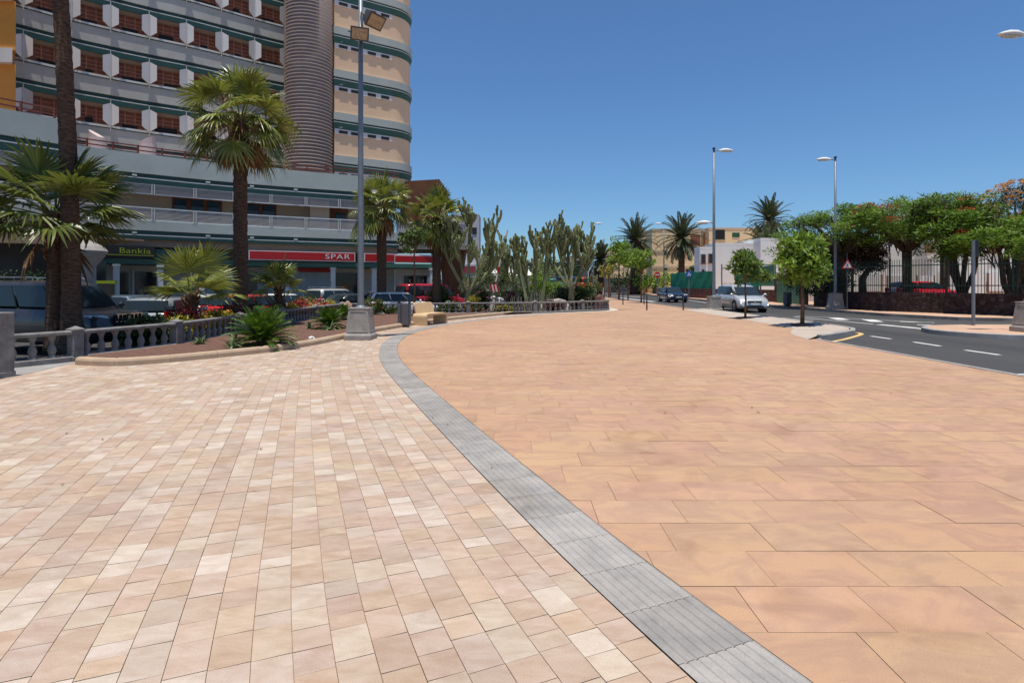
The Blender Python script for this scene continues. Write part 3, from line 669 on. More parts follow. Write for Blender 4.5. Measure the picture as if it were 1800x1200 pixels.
# triangular warning sign
p = W(1489, 33.0, z=.1); t = thing('warning_sign', 'red bordered triangular pedestrian warning sign in front of the stone wall', 'traffic sign', p)
m = MB(); sign_post(m, 3.3, .035); m.build('post', M_galvd, t)
def tri(m, s, y, zc): m.poly([(-s*.577*1.5/1.5, y, zc-s*.333), (s*.577, y, zc-s*.333), (0, y, zc+s*.667)])
m = MB(); tri(m, .62, -.05, 2.62); tri(m, .62, -.046, 2.62); pl = m.build('plate', M_signred, t)
m = MB(); tri(m, .42, -.056, 2.61); m.build('field', M_white, pl)
m = MB(); m.box((0, -.062, 2.62), (.05, .006, .1)); m.box((.0, -.062, 2.70), (.04, .006, .035)); m.box((-.035, -.062, 2.54), (.025, .006, .09), M=Matrix.Rotation(.4, 4, 'Y')); m.box((.035, -.062, 2.54), (.025, .006, .09), M=Matrix.Rotation(-.4, 4, 'Y')); m.build('walking_figure', M_trim, pl)
# sign seen from behind on the island
p = G(1711, 571.5, .14); t = thing('sign_seen_from_behind', 'grey post on the traffic island carrying a sign seen from behind', 'traffic sign', p)
m = MB(); sign_post(m, 3.05, .055); m.build('post', M_galv, t)
m = MB(); m.box((.22, .12, 2.75), (.55, .02, .62), rz=R(62)); m.build('panel', M_trim, t)
# far blue-grey sign post
p = W(1034, 66, z=0); t = thing('direction_sign', 'small blue grey sign on a pale post behind the oleander bush', 'traffic sign', p)
m = MB(); sign_post(m, 3.2, .05); m.build('post', M_white, t); m = MB(); m.box((-.35, 0, 2.9), (.8, .04, .7)); m.build('panel', pm('grey_blue', (.08, .11, .16), .6), t)
# second grey pole
p = W(1062, 50, z=0); m = MB(); m.lathe((0, 0, 0), [(.06, 0), (.05, 3.6)], 10); o = m.build('steel_post', M_galvd); o.location = p; tag(o, 'thin grey steel post rising beside the white marker post', 'post')
# car park barrier with raised boom
t = thing('parking_barrier', 'raised red and white car park barrier arm behind the cacti', 'barrier', W(866, 36, z=-.2))
s = .036; m = MB(); m.box((0, 0, .5), (.35, .35, 1.1)); m.build('housing', M_white, t, bevel=.02)
bands = [(0, 1.55), (.09, 2.1), (.27, 2.75), (.42, 3.4), (.56, 4.05), (.72, 4.7), (.82, 5.2)]
a0 = W(869, 36, 508)-Vector(t.location); a1 = W(892, 36, 404)-Vector(t.location)
for k in range(8):
    m = MB(); m.tube([a0.lerp(a1, k/8), a0.lerp(a1, (k+1)/8-.002)], .055, 8); m.build('boom_section', M_signred if k % 2 == 0 else M_white, t)
m = MB(); m.cm = 0
c = W(868, 35.9, 505)-Vector(t.location)
ob = []
for k in range(5):
    m.cm = k % 2
    x0 = -.25+k*.1
    m.poly([(c.x+x0, c.y, c.z+.18-.14*k*.0), (c.x+x0+.1, c.y, c.z+.18), (c.x+x0+.2, c.y, c.z-.28), (c.x+x0+.1, c.y, c.z-.28)])
    m.poly([(c.x+x0, c.y+.01, c.z+.18), (c.x+x0+.1, c.y+.01, c.z+.18), (c.x+x0+.2, c.y+.01, c.z-.28), (c.x+x0+.1, c.y+.01, c.z-.28)])
m.build('striped_skirt', [M_signred, M_white], t)
# ================================================================ vegetation generators
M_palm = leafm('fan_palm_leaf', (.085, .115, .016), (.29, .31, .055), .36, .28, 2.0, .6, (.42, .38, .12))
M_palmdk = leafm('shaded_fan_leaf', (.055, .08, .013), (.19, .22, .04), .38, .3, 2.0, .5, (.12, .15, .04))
M_dead = leafm('dead_palm_leaf', (.16, .085, .04), (.33, .20, .10), .8, .15, 3.0, .2)
M_date = leafm('date_palm_leaf', (.035, .055, .022), (.10, .115, .05), .5, .08, 1.0, .4, (.20, .17, .09))
M_cyc = leafm('cycad_leaf', (.035, .085, .010), (.12, .21, .02), .36, .2, 3.0, .5, (.24, .32, .04))
M_ptrunk = trunkm('palm_trunk', (.045, .028, .020), (.17, .105, .070), 16)
M_ptrunk2 = trunkm('rough_palm_trunk', (.06, .03, .018), (.22, .12, .065), 9)
M_bark = trunkm('bark', (.06, .04, .028), (.17, .12, .085), 4)
M_barkr = trunkm('brown_bark', (.12, .065, .04), (.26, .15, .10), 4)
def fan_leaf(m, o, az, el, pet, L, r, nseg=22, droop=.35, dead=False):
    d = Vector((math.cos(az)*math.cos(el), math.sin(az)*math.cos(el), math.sin(el)))
    s = Vector((-math.sin(az), math.cos(az), 0)); tw = r.uniform(-.5, .5); s = Quaternion(d, tw) @ s
    # petiole
    pts = [o+d*(pet*t)+Vector((0, 0, -droop*.35*pet*t*t)) for t in (0, .4, .75, 1)]
    m.tube(pts, [.022, .018, .014, .01], 4, cap=False)
    h = pts[-1]; f = (pts[-1]-pts[-2]).normalized(); n = s.cross(f).normalized()*-1; s = f.cross(n).normalized()
    if n.z < 0 and el > -.2: n = -n
    A = R(112); prev = None; cup = r.uniform(.1, .28)
    for k in range(nseg):
        a0 = lerp(-A, A, k/nseg); a1 = lerp(-A, A, (k+1)/nseg); am = (a0+a1)/2
        LL = L*(.80+.20*math.cos(am))*r.uniform(.93, 1.05)
        def dr(a): return f*math.cos(a)+s*math.sin(a)
        jit = r.uniform(-.07, .07); tipd = r.uniform(.6, 1.35)
        def pt(a, t, w=0):
            q = h+dr(a)*(LL*t)+n*(cup*LL*t*(.5-t*.55)*1.2+w); q.z -= droop*LL*(t*t*.4+max(0, t-.45)**1.5*1.1)*tipd; return q
        n0 = len(m.v); w = (a1-a0)*LL
        # base shared pleat then free tapering finger
        m.v += [tuple(h), tuple(pt(a0, .5)), tuple(pt(am, .5, w*.16)), tuple(pt(a1, .5)),
                tuple(pt(lerp(am+jit, a0, .42), .76)), tuple(pt(am+jit, .76, w*.10)), tuple(pt(lerp(am+jit, a1, .42), .76)), tuple(pt(am+jit*1.5, 1.0))]
        for q in ((0, 1, 2), (0, 2, 3), (1, 4, 5, 2), (2, 5, 6, 3), (4, 7, 5), (5, 7, 6)): m.face([n0+i for i in q])
def fan_palm(name, label, p, H, r0, rt, n, L, pet, seed, mat=M_palm, base=1.25, lean=(0, 0), skirt=10, group='fan palms behind the balustrade', elr=(-.75, 1.35), nseg=22, flowers=False, rough=True, dr=1.0):
    t = thing(name, label, 'palm tree', p, 0, group); r = random.Random(seed)
    m = MB(); N = max(10, int(H/.14)); rings = []
    for i in range(N+1):
        z = H*i/N; f = i/N; rr = lerp(r0, rt, min(1, f*1.3)); rr *= 1+(base-1)*math.exp(-z/.35)
        if rough: rr *= 1+(.035 if i % 2 else -.02)+r.uniform(-.02, .02)
        cx, cy = lean[0]*f*f, lean[1]*f*f
        rings.append([(cx+rr*math.cos(2*math.pi*j/16)*r.uniform(.97, 1.03), cy+rr*math.sin(2*math.pi*j/16)*r.uniform(.97, 1.03), z) for j in range(16)])
    m.loft(rings); m.build('trunk', M_ptrunk, t, smooth=True)
    # old leaf-base boots under the crown
    m = MB(); top = Vector((lean[0], lean[1], H))
    for k in range(int(46 if H > 1.5 else 26)):
        a = k*2.4; zz = -r.uniform(.05, min(1.3, H*.6)); b = top+Vector((math.cos(a)*rt*.8, math.sin(a)*rt*.8, zz)); e = b+Vector((math.cos(a)*.13, math.sin(a)*.13, .2))
        m.tube([b, e], [.06, .02], 4)
    m.build('leaf_bases', M_ptrunk2, t)
    m = MB()
    for k in range(n):
        f = k/(n-1); el = lerp(elr[1], elr[0], f**.85)+r.uniform(-.22, .22); az = k*2.39996+r.uniform(-.35, .35)
        o = top+Vector((math.cos(az)*rt*.5, math.sin(az)*rt*.5, r.uniform(-.05, .1)-.25*f))
        fan_leaf(m, o, az, el, pet*r.uniform(.7, 1.2), L*r.uniform(.75, 1.12), r, nseg, droop=lerp(.12, .75, f)*dr)
    m.build('crown', mat, t)
    if skirt:
        m = MB()
        for k in range(skirt):
            az = r.uniform(0, 6.28); o = top+Vector((math.cos(az)*rt*.6, math.sin(az)*rt*.6, -.3))
            fan_leaf(m, o, az, r.uniform(-1.25, -.8), pet*.6, L*.7, r, 12, droop=.6)
        m.build('dry_leaves', M_dead, t)
    if flowers:
        m = MB()
        for k in range(9):
            az = r.uniform(0, 6.28); L1 = r.uniform(1.3, 2.1); q = [top+Vector((math.cos(az)*L1*s_*.75, math.sin(az)*L1*s_*.75, .7*s_-1.15*s_*s_*L1*.6)) for s_ in (0, .3, .6, .85, 1)]
            m.tube(q, [.02, .016, .012, .01, .006], 4, cap=False)
            for j in range(26):
                b = q[3].lerp(q[4], r.random())+Vector((r.uniform(-.1, .1), r.uniform(-.1, .1), 0)); m.tube([b, b+Vector((r.uniform(-.15, .15), r.uniform(-.15, .15), -r.uniform(.25, .75)))], [.008, .003], 3, cap=False)
        m.build('fruit_strands', M_dead, t)
        m = MB()
        for c_ in ((-.38, -.55, .75), (-.22, -.62, .62)):
            for j in range(240):
                b = top+Vector(c_)+Vector((r.gauss(0, .07), r.gauss(0, .07), r.uniform(-.32, .3))); m.leaf(b, Vector((r.uniform(-.4, .4), r.uniform(-.5, .1), -1)).normalized(), Vector((1, 0, 0)), .16, .03)
        m.build('flower_clusters', pm('cream_palm_flowers', (.42, .31, .19), .9, .3, 10, 0), t)
    return t
fan_palm('fan_palm', 'very tall fan palm with bare leaning trunk, crown above the top left of the photo', (-10.45, 13.5, 0), 11.5, .20, .158, 26, 1.0, .9, 1, base=1.85, lean=(-.5, 0))
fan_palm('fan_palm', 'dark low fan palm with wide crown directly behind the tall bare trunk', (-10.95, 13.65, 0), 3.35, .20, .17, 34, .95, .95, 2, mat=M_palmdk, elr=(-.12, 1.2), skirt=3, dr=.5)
fan_palm('fan_palm', 'large fan palm with cream flower clusters in front of the hotel', (-9.55, 20.0, 0), 7.45, .25, .22, 48, .98, 1.12, 3, flowers=True, elr=(-.6, 1.35), skirt=18, dr=.8)
fan_palm('fan_palm', 'stocky fan palm right of the floodlight post before the supermarket', (-7.1, 31.0, 0), 6.0, .24, .26, 42, .98, .95, 4, elr=(-.6, 1.3), skirt=14, dr=.8)
fan_palm('fan_palm', 'fan palm behind the concrete bench beside the first cactus', (-4.4, 33.2, 0), 5.5, .25, .25, 46, .95, 1.0, 6, elr=(-.55, 1.3), skirt=12, dr=.8)
fan_palm('small_fan_palm', 'young fan palm with seven broad bright leaves behind the balustrade', (-9.6, 17.0, 0), 1.40, .2, .15, 10, 1.0, .62, 12, elr=(.32, 1.25), skirt=0, dr=.4, nseg=28, base=1.1, group='young fan palms')
fan_palm('small_fan_palm', 'smaller young fan palm between the white saloon and the balustrade', (-9.25, 22.6, 0), 1.5, .15, .12, 13, .80, .55, 14, elr=(.25, 1.25), dr=.5, skirt=2, nseg=22, base=1.1, group='young fan palms')
# ---- pinnate fronds (date palms, cycads)
def frond(m, o, az, el, L, r, nl=26, lw=.02, ll=.42, droop=.9, stiff=1.0):
    d = Vector((math.cos(az)*math.cos(el), math.sin(az)*math.cos(el), math.sin(el))); P = []; p = o.copy(); n = 9
    for i in range(n+1):
        P.append(p.copy()); d2 = d.copy(); d2.z -= droop*(i/n)**1.4*.55; d = (d+(d2-d)*.5).normalized(); p = p+d*(L/n)
    m.tube(P, [.018*stiff*(1-i/n*.8)+.003 for i in range(n+1)], 4, cap=False)
    for k in range(nl):
        t = .10+.88*k/nl; x = t*n; i = min(int(x), n-1); q = P[i].lerp(P[i+1], x-i); tg = (P[i+1]-P[i]).normalized()
        sd_ = tg.cross(Vector((0, 0, 1))).normalized() if abs(tg.z) < .97 else Vector((-math.sin(az), math.cos(az), 0)); up = sd_.cross(tg)
        l2 = ll*(math.sin(math.pi*min(1, .12+t*.86)))**.6*r.uniform(.85, 1.1)
        for sg in (-1, 1):
            dd = (tg*.75+sd_*sg*.8+up*r.uniform(.1, .4)).normalized(); w_ = up.cross(dd).normalized()
            m.leaf(q, dd, w_, l2, lw*2, 0, .4)
def date_palm(label, p, H, r0, n, L, seed, elr=(-1.0, 1.35), wind=0, nl=38, skirt=18):
    t = thing('date_palm', label, 'palm tree', p, 0, 'date palms along the road'); r = random.Random(seed)
    m = MB(); rings = []; N = 22
    for i in range(N+1):
        f = i/N; rr = r0*(1+.25*math.exp(-f*8)+(.07 if i % 2 else -.03))*(1+.35*max(0, f-.85)/.15)
        rings.append([(rr*math.cos(2*math.pi*j/12), rr*math.sin(2*math.pi*j/12), H*f) for j in range(12)])
    m.loft(rings); m.build('trunk', M_ptrunk, t, smooth=True)
    m = MB(); top = Vector((0, 0, H))
    for k in range(n):
        f = k/(n-1); frond(m, top, k*2.4+r.uniform(-.2, .2), lerp(elr[1], elr[0], f)+r.uniform(-.1, .1), L*r.uniform(.85, 1.1), r, nl, .055, .60, droop=lerp(.55, 1.5, f))
    m.build('crown', M_date, t)
    m = MB()
    for k in range(skirt): frond(m, top+Vector((0, 0, -.3)), r.uniform(0, 6.28), r.uniform(-1.35, -.7), L*.75, r, 14, .035, .45, droop=1.0)
    m.build('dry_fronds', M_dead, t)
    return t
date_palm('windblown date palm standing before the cream block', W(1198, 78, z=0), 7.9, .42, 66, 3.9, 21)
date_palm('dense dark date palm with a ragged brown skirt left of the cream block', W(1117, 92, z=0), 8.6, .75, 80, 4.4, 22, skirt=60)
date_palm('grey green date palm just right of the cactus garden, furthest left of the date palms', W(1056, 92, z=0), 5.6, .5, 66, 3.3, 23, skirt=40)
date_palm('tall date palm rising behind the white houses', W(1353, 80, z=0), 10.6, .45, 60, 3.8, 24, skirt=24)
date_palm('lower date palm in front of the tall one behind the white houses', W(1346, 76, z=0), 6.6, .5, 50, 4.0, 25, elr=(-.4, 1.3), skirt=6)
def cycad(label, p, L, n, seed, elr=(-.2, 1.25)):
    t = thing('cycad', label, 'cycad', p, 0, 'cycads planted in the red gravel'); r = random.Random(seed)
    m = MB(); m.lathe((0, 0, -.02), [(.13, 0), (.15, .08), (.12, .16), (.04, .2)], 10); m.build('trunk', M_ptrunk2, t)
    m = MB()
    for k in range(n):
        f = k/(n-1); frond(m, Vector((0, 0, .14)), k*2.4+r.uniform(-.2, .2), lerp(elr[1], elr[0], f**1.3)+r.uniform(-.1, .1), L*r.uniform(.85, 1.1)*(1-.12*(1-f)), r, 36, .011, L*.18, droop=lerp(.25, .9, f), stiff=.5)
    m.build('crown', M_cyc, t)
cycad('largest cycad, nearest the camera in the red gravel planter', (-6.2, 14.1, .1), .95, 96, 31, (-.15, 1.3))
cycad('middle sized cycad left of the lamp pedestal', (-6.25, 19.4, .1), .74, 66, 32)
cycad('small cycad half hidden behind the lamp pedestal', (-7.15, 24.2, .1), .62, 34, 33, (.1, 1.3))
M_aloe = leafm('aloe_leaf', (.10, .15, .06), (.22, .27, .13), .5, .1, 4, .3)
def aloe(label, p, L, n, seed):
    r = random.Random(seed); m = MB()
    for k in range(n):
        az = k*2.4+r.uniform(-.3, .3); el = r.uniform(.15, 1.25); d = Vector((math.cos(az)*math.cos(el), math.sin(az)*math.cos(el), math.sin(el))); s = Vector((-math.sin(az), math.cos(az), 0))
        l = L*r.uniform(.7, 1.1); a = Vector((0, 0, 0)); b = d*l*.5+Vector((0, 0, .02)); c = d*l+Vector((0, 0, -.12*l*math.cos(el)*2)); n_ = s.cross(d)*-.02; n0 = len(m.v); w_ = .035
        m.v += [tuple(a-s*w_), tuple(a-n_), tuple(a+s*w_), tuple(b-s*w_*.8), tuple(b-n_*.8), tuple(b+s*w_*.8), tuple(c)]
        for q in ((0, 1, 4, 3), (1, 2, 5, 4), (3, 4, 6), (4, 5, 6), (2, 0, 3, 5), (5, 3, 6)): m.face([n0+i for i in q])
    o = m.build('aloe_plant', M_aloe); o.location = p; return tag(o, label, 'succulent', 'small aloes in the planter')
aloe('small upright aloe standing alone in the gravel left of the largest cycad', (-8.0+.15, 14.3, .1), .33, 12, 41)
aloe('low spreading aloe at the front foot of the largest cycad', (-6.55, 13.35, .1), .42, 14, 42)
aloe('aloe at the left foot of the largest cycad', (-7.0, 14.35, .1), .45, 13, 43)
aloe('pale aloe in front of the middle cycad', (-6.0, 18.75, .1), .42, 14, 44)
aloe('aloe at the left of the middle cycad', (-6.9, 19.3, .1), .36, 12, 45)
aloe('tiny aloe beside the balustrade base near its second post', (-8.05, 14.8, .1), .26, 9, 46)
# ---- candelabra cacti
M_cact = leafm('cactus_green', (.10, .12, .045), (.26, .28, .13), .7, .0, 1.6, .25)
M_cactb = trunkm('cactus_wood', (.07, .065, .04), (.17, .155, .09), 5)
def cactus(label, p, stems, seed, mats=None, H=6.4, wide=1.0, rr=.095):
    t = thing('candelabra_cactus', label, 'cactus', p, 0, 'candelabra cacti in the garden'); r = random.Random(seed); m = MB(); tr = MB()
    def limb(o, d, L, rad, lev):
        n = 8; P = [o.copy()]; q = o.copy(); d = d.normalized(); rd = [rad*.65]
        for i in range(n):
            d = (d+Vector((r.uniform(-.04, .04), r.uniform(-.04, .04), (.07, .26, .34, .34)[lev]))).normalized(); q = q+d*(L/n); P.append(q.copy()); rd.append(rad*(1.0+.12*math.sin(i*2.1+seed)))
        rd[-1] = rad*.45; P.insert(-1, P[-2].lerp(P[-1], .75)); rd.insert(-1, rad*.9)
        m.tube(P, rd, 10, star=.28, twist=r.random())
        if lev < (3 if wide > .6 else 2):
            k = [6, 2, 1][lev]+(r.random() < .5)
            for j in range(k):
                f = r.uniform(.30 if lev == 0 else .15, .92); i = min(int(f*n), n-1); b = P[i].lerp(P[i+1], f*n-i)
                az = r.uniform(0, 6.28); hd = Vector((math.cos(az), math.sin(az), 0))
                dd = (P[i+1]-P[i]).normalized()*.45+hd*1.0*max(wide, .6)+Vector((0, 0, .0))
                L2 = (r.uniform(.9, 1.7), r.uniform(.5, .95), r.uniform(.3, .6))[lev]*(1.25-.45*f); limb(b, dd, L2, rad*.86, lev+1)
    for (bx, by, az, el, L, th) in stems:
        d = Vector((math.cos(az)*math.cos(el), math.sin(az)*math.cos(el), math.sin(el))); b = Vector((bx, by, L*0)); limb(b+Vector((0, 0, th)), d, L, rr, 0)
        tr.tube([b+Vector((0, 0, -.1)), b+Vector((0, 0, th*.6)), b+Vector((0, 0, th))+d*.1, b+Vector((0, 0, th))+d*.9], [.20, .15, .12, .062], 10)
    m.build('branches', M_cact, t); tr.build('trunk', M_cactb, t, smooth=True)
    return t
pi = math.pi
cactus('leftmost candelabra cactus with widely spread arms behind the bench', W(822, 32.5, z=0), [(0, 0, 0, 1.5, 4.9, 1.2), (0, 0, 2.9, .95, 3.4, 1.1), (.1, 0, .1, .72, 3.5, 1.1), (0, 0, 3.5, 1.3, 4.2, 1.1), (.1, 0, -.3, 1.1, 3.9, 1.1)], 51, wide=.75)
cactus('middle candelabra cactus rising as a thicket of upright stems', W(938, 34.5, z=0), [(-.3, 0, 2.9, 1.2, 4.2, .3), (0, 0, 0, 1.5, 4.0, .2), (.45, .2, .3, 1.4, 4.3, .2), (-.1, .4, 3.0, 1.35, 4.1, .2), (-.6, .2, 3.1, 1.0, 3.8, .3)], 52, wide=.5)
cactus('rightmost candelabra cactus with a dense rounded head of arms', W(1003, 36, z=0), [(0, 0, 0, 1.5, 4.3, 1.2), (0, 0, 2.9, 1.2, 4.0, 1.2), (.1, 0, .2, 1.12, 4.2, 1.2), (0, .1, 1.8, 1.3, 4.1, 1.2), (0, 0, .1, .75, 2.8, 1.4), (0, 0, 3.0, .9, 3.4, 1.3)], 53, wide=.75)
# ---- broadleaf shrubs and trees
def cloud(m, c, rad, n, r, L, Wd, flat=0.0, shell=.5):
    for _ in range(n):
        while True:
            v = Vector((r.uniform(-1, 1), r.uniform(-1, 1), r.uniform(-1, 1)))
            if shell < v.length <= 1: break
        p = Vector((c[0]+v.x*rad[0], c[1]+v.y*rad[1], c[2]+v.z*rad[2]))
        d = Vector((r.gauss(0, 1), r.gauss(0, 1), r.gauss(0, 1)*(1-flat)+.15)).normalized(); d = (d+v*.5).normalized()
        u = Vector((r.gauss(0, .4), r.gauss(0, .4), 1)) if flat else Vector((r.gauss(0, 1), r.gauss(0, 1), r.gauss(0, 1)))
        s = d.cross(u)
        if s.length < .05: continue
        s.normalize(); m.leaf(p, d, s, L*r.uniform(.7, 1.3), Wd*r.uniform(.7, 1.2))
def clumps(m, c, rad, k, n, cr, r, L, Wd, flat=0.0, low=-1.0, sq=.75):
    for _ in range(k):
        while True:
            v = Vector((r.uniform(-1, 1), r.uniform(-1, 1), r.uniform(low, 1)))
            if v.length <= 1: break
        q = cr*r.uniform(.5, 1.4)
        cloud(m, (c[0]+v.x*rad[0], c[1]+v.y*rad[1], c[2]+v.z*rad[2]), (q, q, q*sq), n, r, L, Wd, flat, .35)
GR = leafm('shrub_green', (.035, .065, .012), (.12, .18, .035), .45, .2, 3, .4)
LG = leafm('light_green_leaf', (.11, .19, .02), (.27, .40, .05), .45, .3, 3, .4, (.36, .46, .08))
DG = leafm('dark_green_leaf', (.015, .03, .010), (.05, .08, .022), .5, .15, 3, .3)
YL = leafm('yellow_croton_leaf', (.20, .21, .03), (.55, .45, .06), .45, .2, 5, .4, (.6, .5, .09))
RD = leafm('red_croton_leaf', (.14, .02, .022), (.45, .05, .05), .45, .15, 5, .4)
BR = leafm('bronze_croton_leaf', (.06, .025, .02), (.17, .065, .045), .45, .15, 5, .4, (.3, .12, .07))
GG = leafm('grey_green_leaf', (.06, .085, .035), (.16, .19, .085), .7, .15, 2, .2)
FR = leafm('red_flower', (.35, .03, .02), (.55, .09, .03), .6, .25, 3, .2); FP = leafm('pink_flower', (.50, .10, .16), (.66, .22, .26), .6, .3, 3, .2)
FO = leafm('orange_flower', (.50, .15, .03), (.65, .30, .06), .6, .3, 3, .2); FW = leafm('white_flower', (.5, .5, .44), (.7, .7, .64), .6, .3, 3, .2); FPE = leafm('peach_flower', (.50, .24, .08), (.70, .38, .14), .7, .2, 3, .2)
def shrub(name, label, cat, p, rad, mat, seed, k=9, n=60, L=.11, Wd=.05, flower=None, nf=30, group=None, cr=None, fl=.07):
    t = thing(name, label, cat, p, 0, group); r = random.Random(seed)
    m = MB(); rx, ry, rz = rad; cr = cr or min(rad)*.55
    for i in range(7):
        a = r.uniform(0, 6.28); m.tube([(0, 0, 0), (math.cos(a)*rx*.35, math.sin(a)*ry*.35, rz*.8), (math.cos(a)*rx*.6, math.sin(a)*ry*.6, rz*1.5)], [.02, .014, .006], 5)
    m.build('stems', M_bark, t)
    m = MB(); clumps(m, (0, 0, rz), (rx-cr*.6, ry-cr*.6, rz-cr*.4), k, n, cr, r, L, Wd); m.build('foliage', mat, t)
    if flower:
        m = MB()
        for _ in range(nf):
            v = Vector((r.gauss(0, 1), r.gauss(0, 1), r.gauss(.5, .8))).normalized()
            c = (v.x*rx*.95, v.y*ry*.95, rz+v.z*rz*.95); cloud(m, c, (.05, .05, .04), 7, r, fl, fl*.7)
        m.build('flowers', flower, t)
    return t
hg = 'hedge shrubs behind the straight balustrade'
S = [('dark green hedge shrub in front of the off-road car grille', (-9.6, 14.8), .45, .36, DG, None), ('dark bushy shrub left of the yellow croton near the second post', (-9.5, 15.6), .4, .38, GR, None),
     ('yellow green croton in front of the grey hatchback', (-9.5, 16.2), .42, .37, YL, None), ('red leaved croton in front of the grey hatchback window', (-9.55, 16.75), .36, .47, RD, None),
     ('yellow croton left of the young fan palm trunk', (-9.35, 17.6), .45, .38, YL, None), ('bright yellow croton right of the young fan palm trunk', (-9.3, 18.5), .42, .34, YL, FO),
     ('dark leafy shrub between young palm and red hatchback', (-9.9, 18.4), .4, .28, DG, None), ('bronze croton left of the large palm trunk', (-9.4, 19.3), .42, .44, BR, None),
     ('bronze croton right of the large palm trunk', (-9.3, 20.6), .38, .42, BR, None), ('red flowering shrub in front of the red hatchback', (-9.35, 19.95), .3, .36, RD, FR),
     ('yellow croton under the smaller young palm', (-9.3, 22.2), .45, .38, YL, None), ('yellow croton right of the smaller young palm', (-9.3, 23.4), .5, .38, YL, FO),
     ('red and orange flowering shrub before the silver estate car', (-9.25, 24.6), .5, .42, RD, FO), ('mixed pink and yellow flowering shrub before the silver estate car', (-9.2, 25.7), .5, .42, YL, FP),
     ('dark red shrub near the corner of the balustrade', (-9.15, 26.9), .45, .42, RD, FR), ('green shrub with orange flowers near the corner of the balustrade', (-9.5, 26.1), .4, .5, GR, FO),
     ('green shrub with yellow tips close behind the balustrade corner', (-9.2, 28.2), .4, .36, YL, None)]
for i, (lb, (x, y), rx, rz, mt, fl) in enumerate(S):
    shrub('croton_shrub' if mt in (YL, RD, BR) else 'hedge_shrub', lb, 'shrub', (x, y, 0), (rx*1.2, rx*1.2, rz*1.1), mt, 60+i, k=18, n=50, L=.15, Wd=.07, flower=fl, group=hg)
shrub('rose_bush', 'rose bush with red flower between lamp pedestal and stocky palm', 'shrub', (-6.85, 28.2, .1), (.62, .4, .42), GR, 90, flower=FR, nf=6, k=16)
shrub('ground_cover_shrub', 'low green shrub under the stocky palm before the crosswise balustrade', 'shrub', (-6.2, 28.6, .1), (.5, .3, .22), GR, 91, k=10)
gg = 'shrubs of the cactus garden'
for i, (lb, u, Y, rad, zc, mt, fl, nm) in enumerate([
    ('pink flowering oleander right of the red van', 765+8, 34.0, (.95, .6, .85), 0, GR, FP, 'oleander'),
    ('white flowering shrub behind the balustrade right of the bench', 790, 31.2, (.7, .4, .33), 0, GR, FW, 'flowering_shrub'),
    ('yellow croton at the foot of the leftmost cactus', 830, 32.2, (.35, .3, .55), 0, YL, None, 'croton_shrub'),
    ('dark glossy shrub between the leftmost cactus and the barrier', 848, 33.0, (.55, .5, .65), 0, DG, FP, 'garden_shrub'),
    ('purple brown shrub behind the crouching gardener', 899, 34.5, (.35, .4, .62), 0, leafm('purple_leaf', (.03, .012, .015), (.08, .035, .045), .6, .1), None, 'garden_shrub'),
    ('red flowering low plant below the leftmost cactus', 838, 31.3, (.4, .3, .18), 0, GR, FR, 'flowering_shrub'),
    ('low yellow green plant behind the balustrade under the gardener', 886, 31.6, (.5, .25, .22), 0, YL, None, 'garden_shrub'),
    ('feathery grey green bush left of the barrier arm', 842, 40, (1.4, 1.2, 1.25), 0, GG, None, 'garden_bush'),
    ('dark feathery bush right of the barrier arm', 880, 40, (1.5, 1.2, 1.4), 0, GG, None, 'garden_bush'),
    ('tall willowy bush behind the barrier arm', 868, 46, (1.6, 1.3, 2.1), 0, GG, None, 'garden_bush'),
    ('green bush left of the middle cactus', 905, 42, (1.3, 1.2, 1.15), 0, GR, None, 'garden_bush'),
    ('fresh green bush behind the middle cactus stems', 952, 40, (1.0, 1.0, 1.5), 0, LG, None, 'garden_bush'),
    ('bright green bush right of the middle cactus', 978, 41, (.9, .9, .95), 0, LG, None, 'garden_bush'),
    ('grey green bush between the two right cacti', 985, 37.5, (.9, .7, .75), 0, GG, None, 'garden_bush'),
    ('low tangled shrub under the middle cactus', 925, 35.5, (.9, .6, .6), 0, GG, None, 'garden_shrub'),
    ('dry reddish shrub behind the balustrade right of the middle cactus', 975, 33.4, (.8, .4, .32), 0, BR, None, 'garden_shrub'),
    ('large round dark oleander bush at the right end of the garden', 1033, 37.5, (1.25, 1.1, 1.05), 0, GR, FR, 'oleander'),
    ('dark bush at the foot of the rightmost cactus', 1016, 36.8, (.8, .7, .8), 0, DG, None, 'garden_bush'),
    ('olive green bush left behind the leftmost cactus', 805, 44, (2.0, 1.3, 1.15), 0, GG, None, 'garden_bush')]):
    shrub(nm, lb, 'shrub', W(u, Y, z=zc), rad, mt, 110+i, k=34 if rad[0] > .8 else 18, n=110, L=.14, Wd=.055, flower=fl, nf=40 if nm == 'oleander' and fl is FP else (10 if rad[0] > 1 else 22), group=gg, cr=.34 if rad[0] > .8 else None, fl=.09)
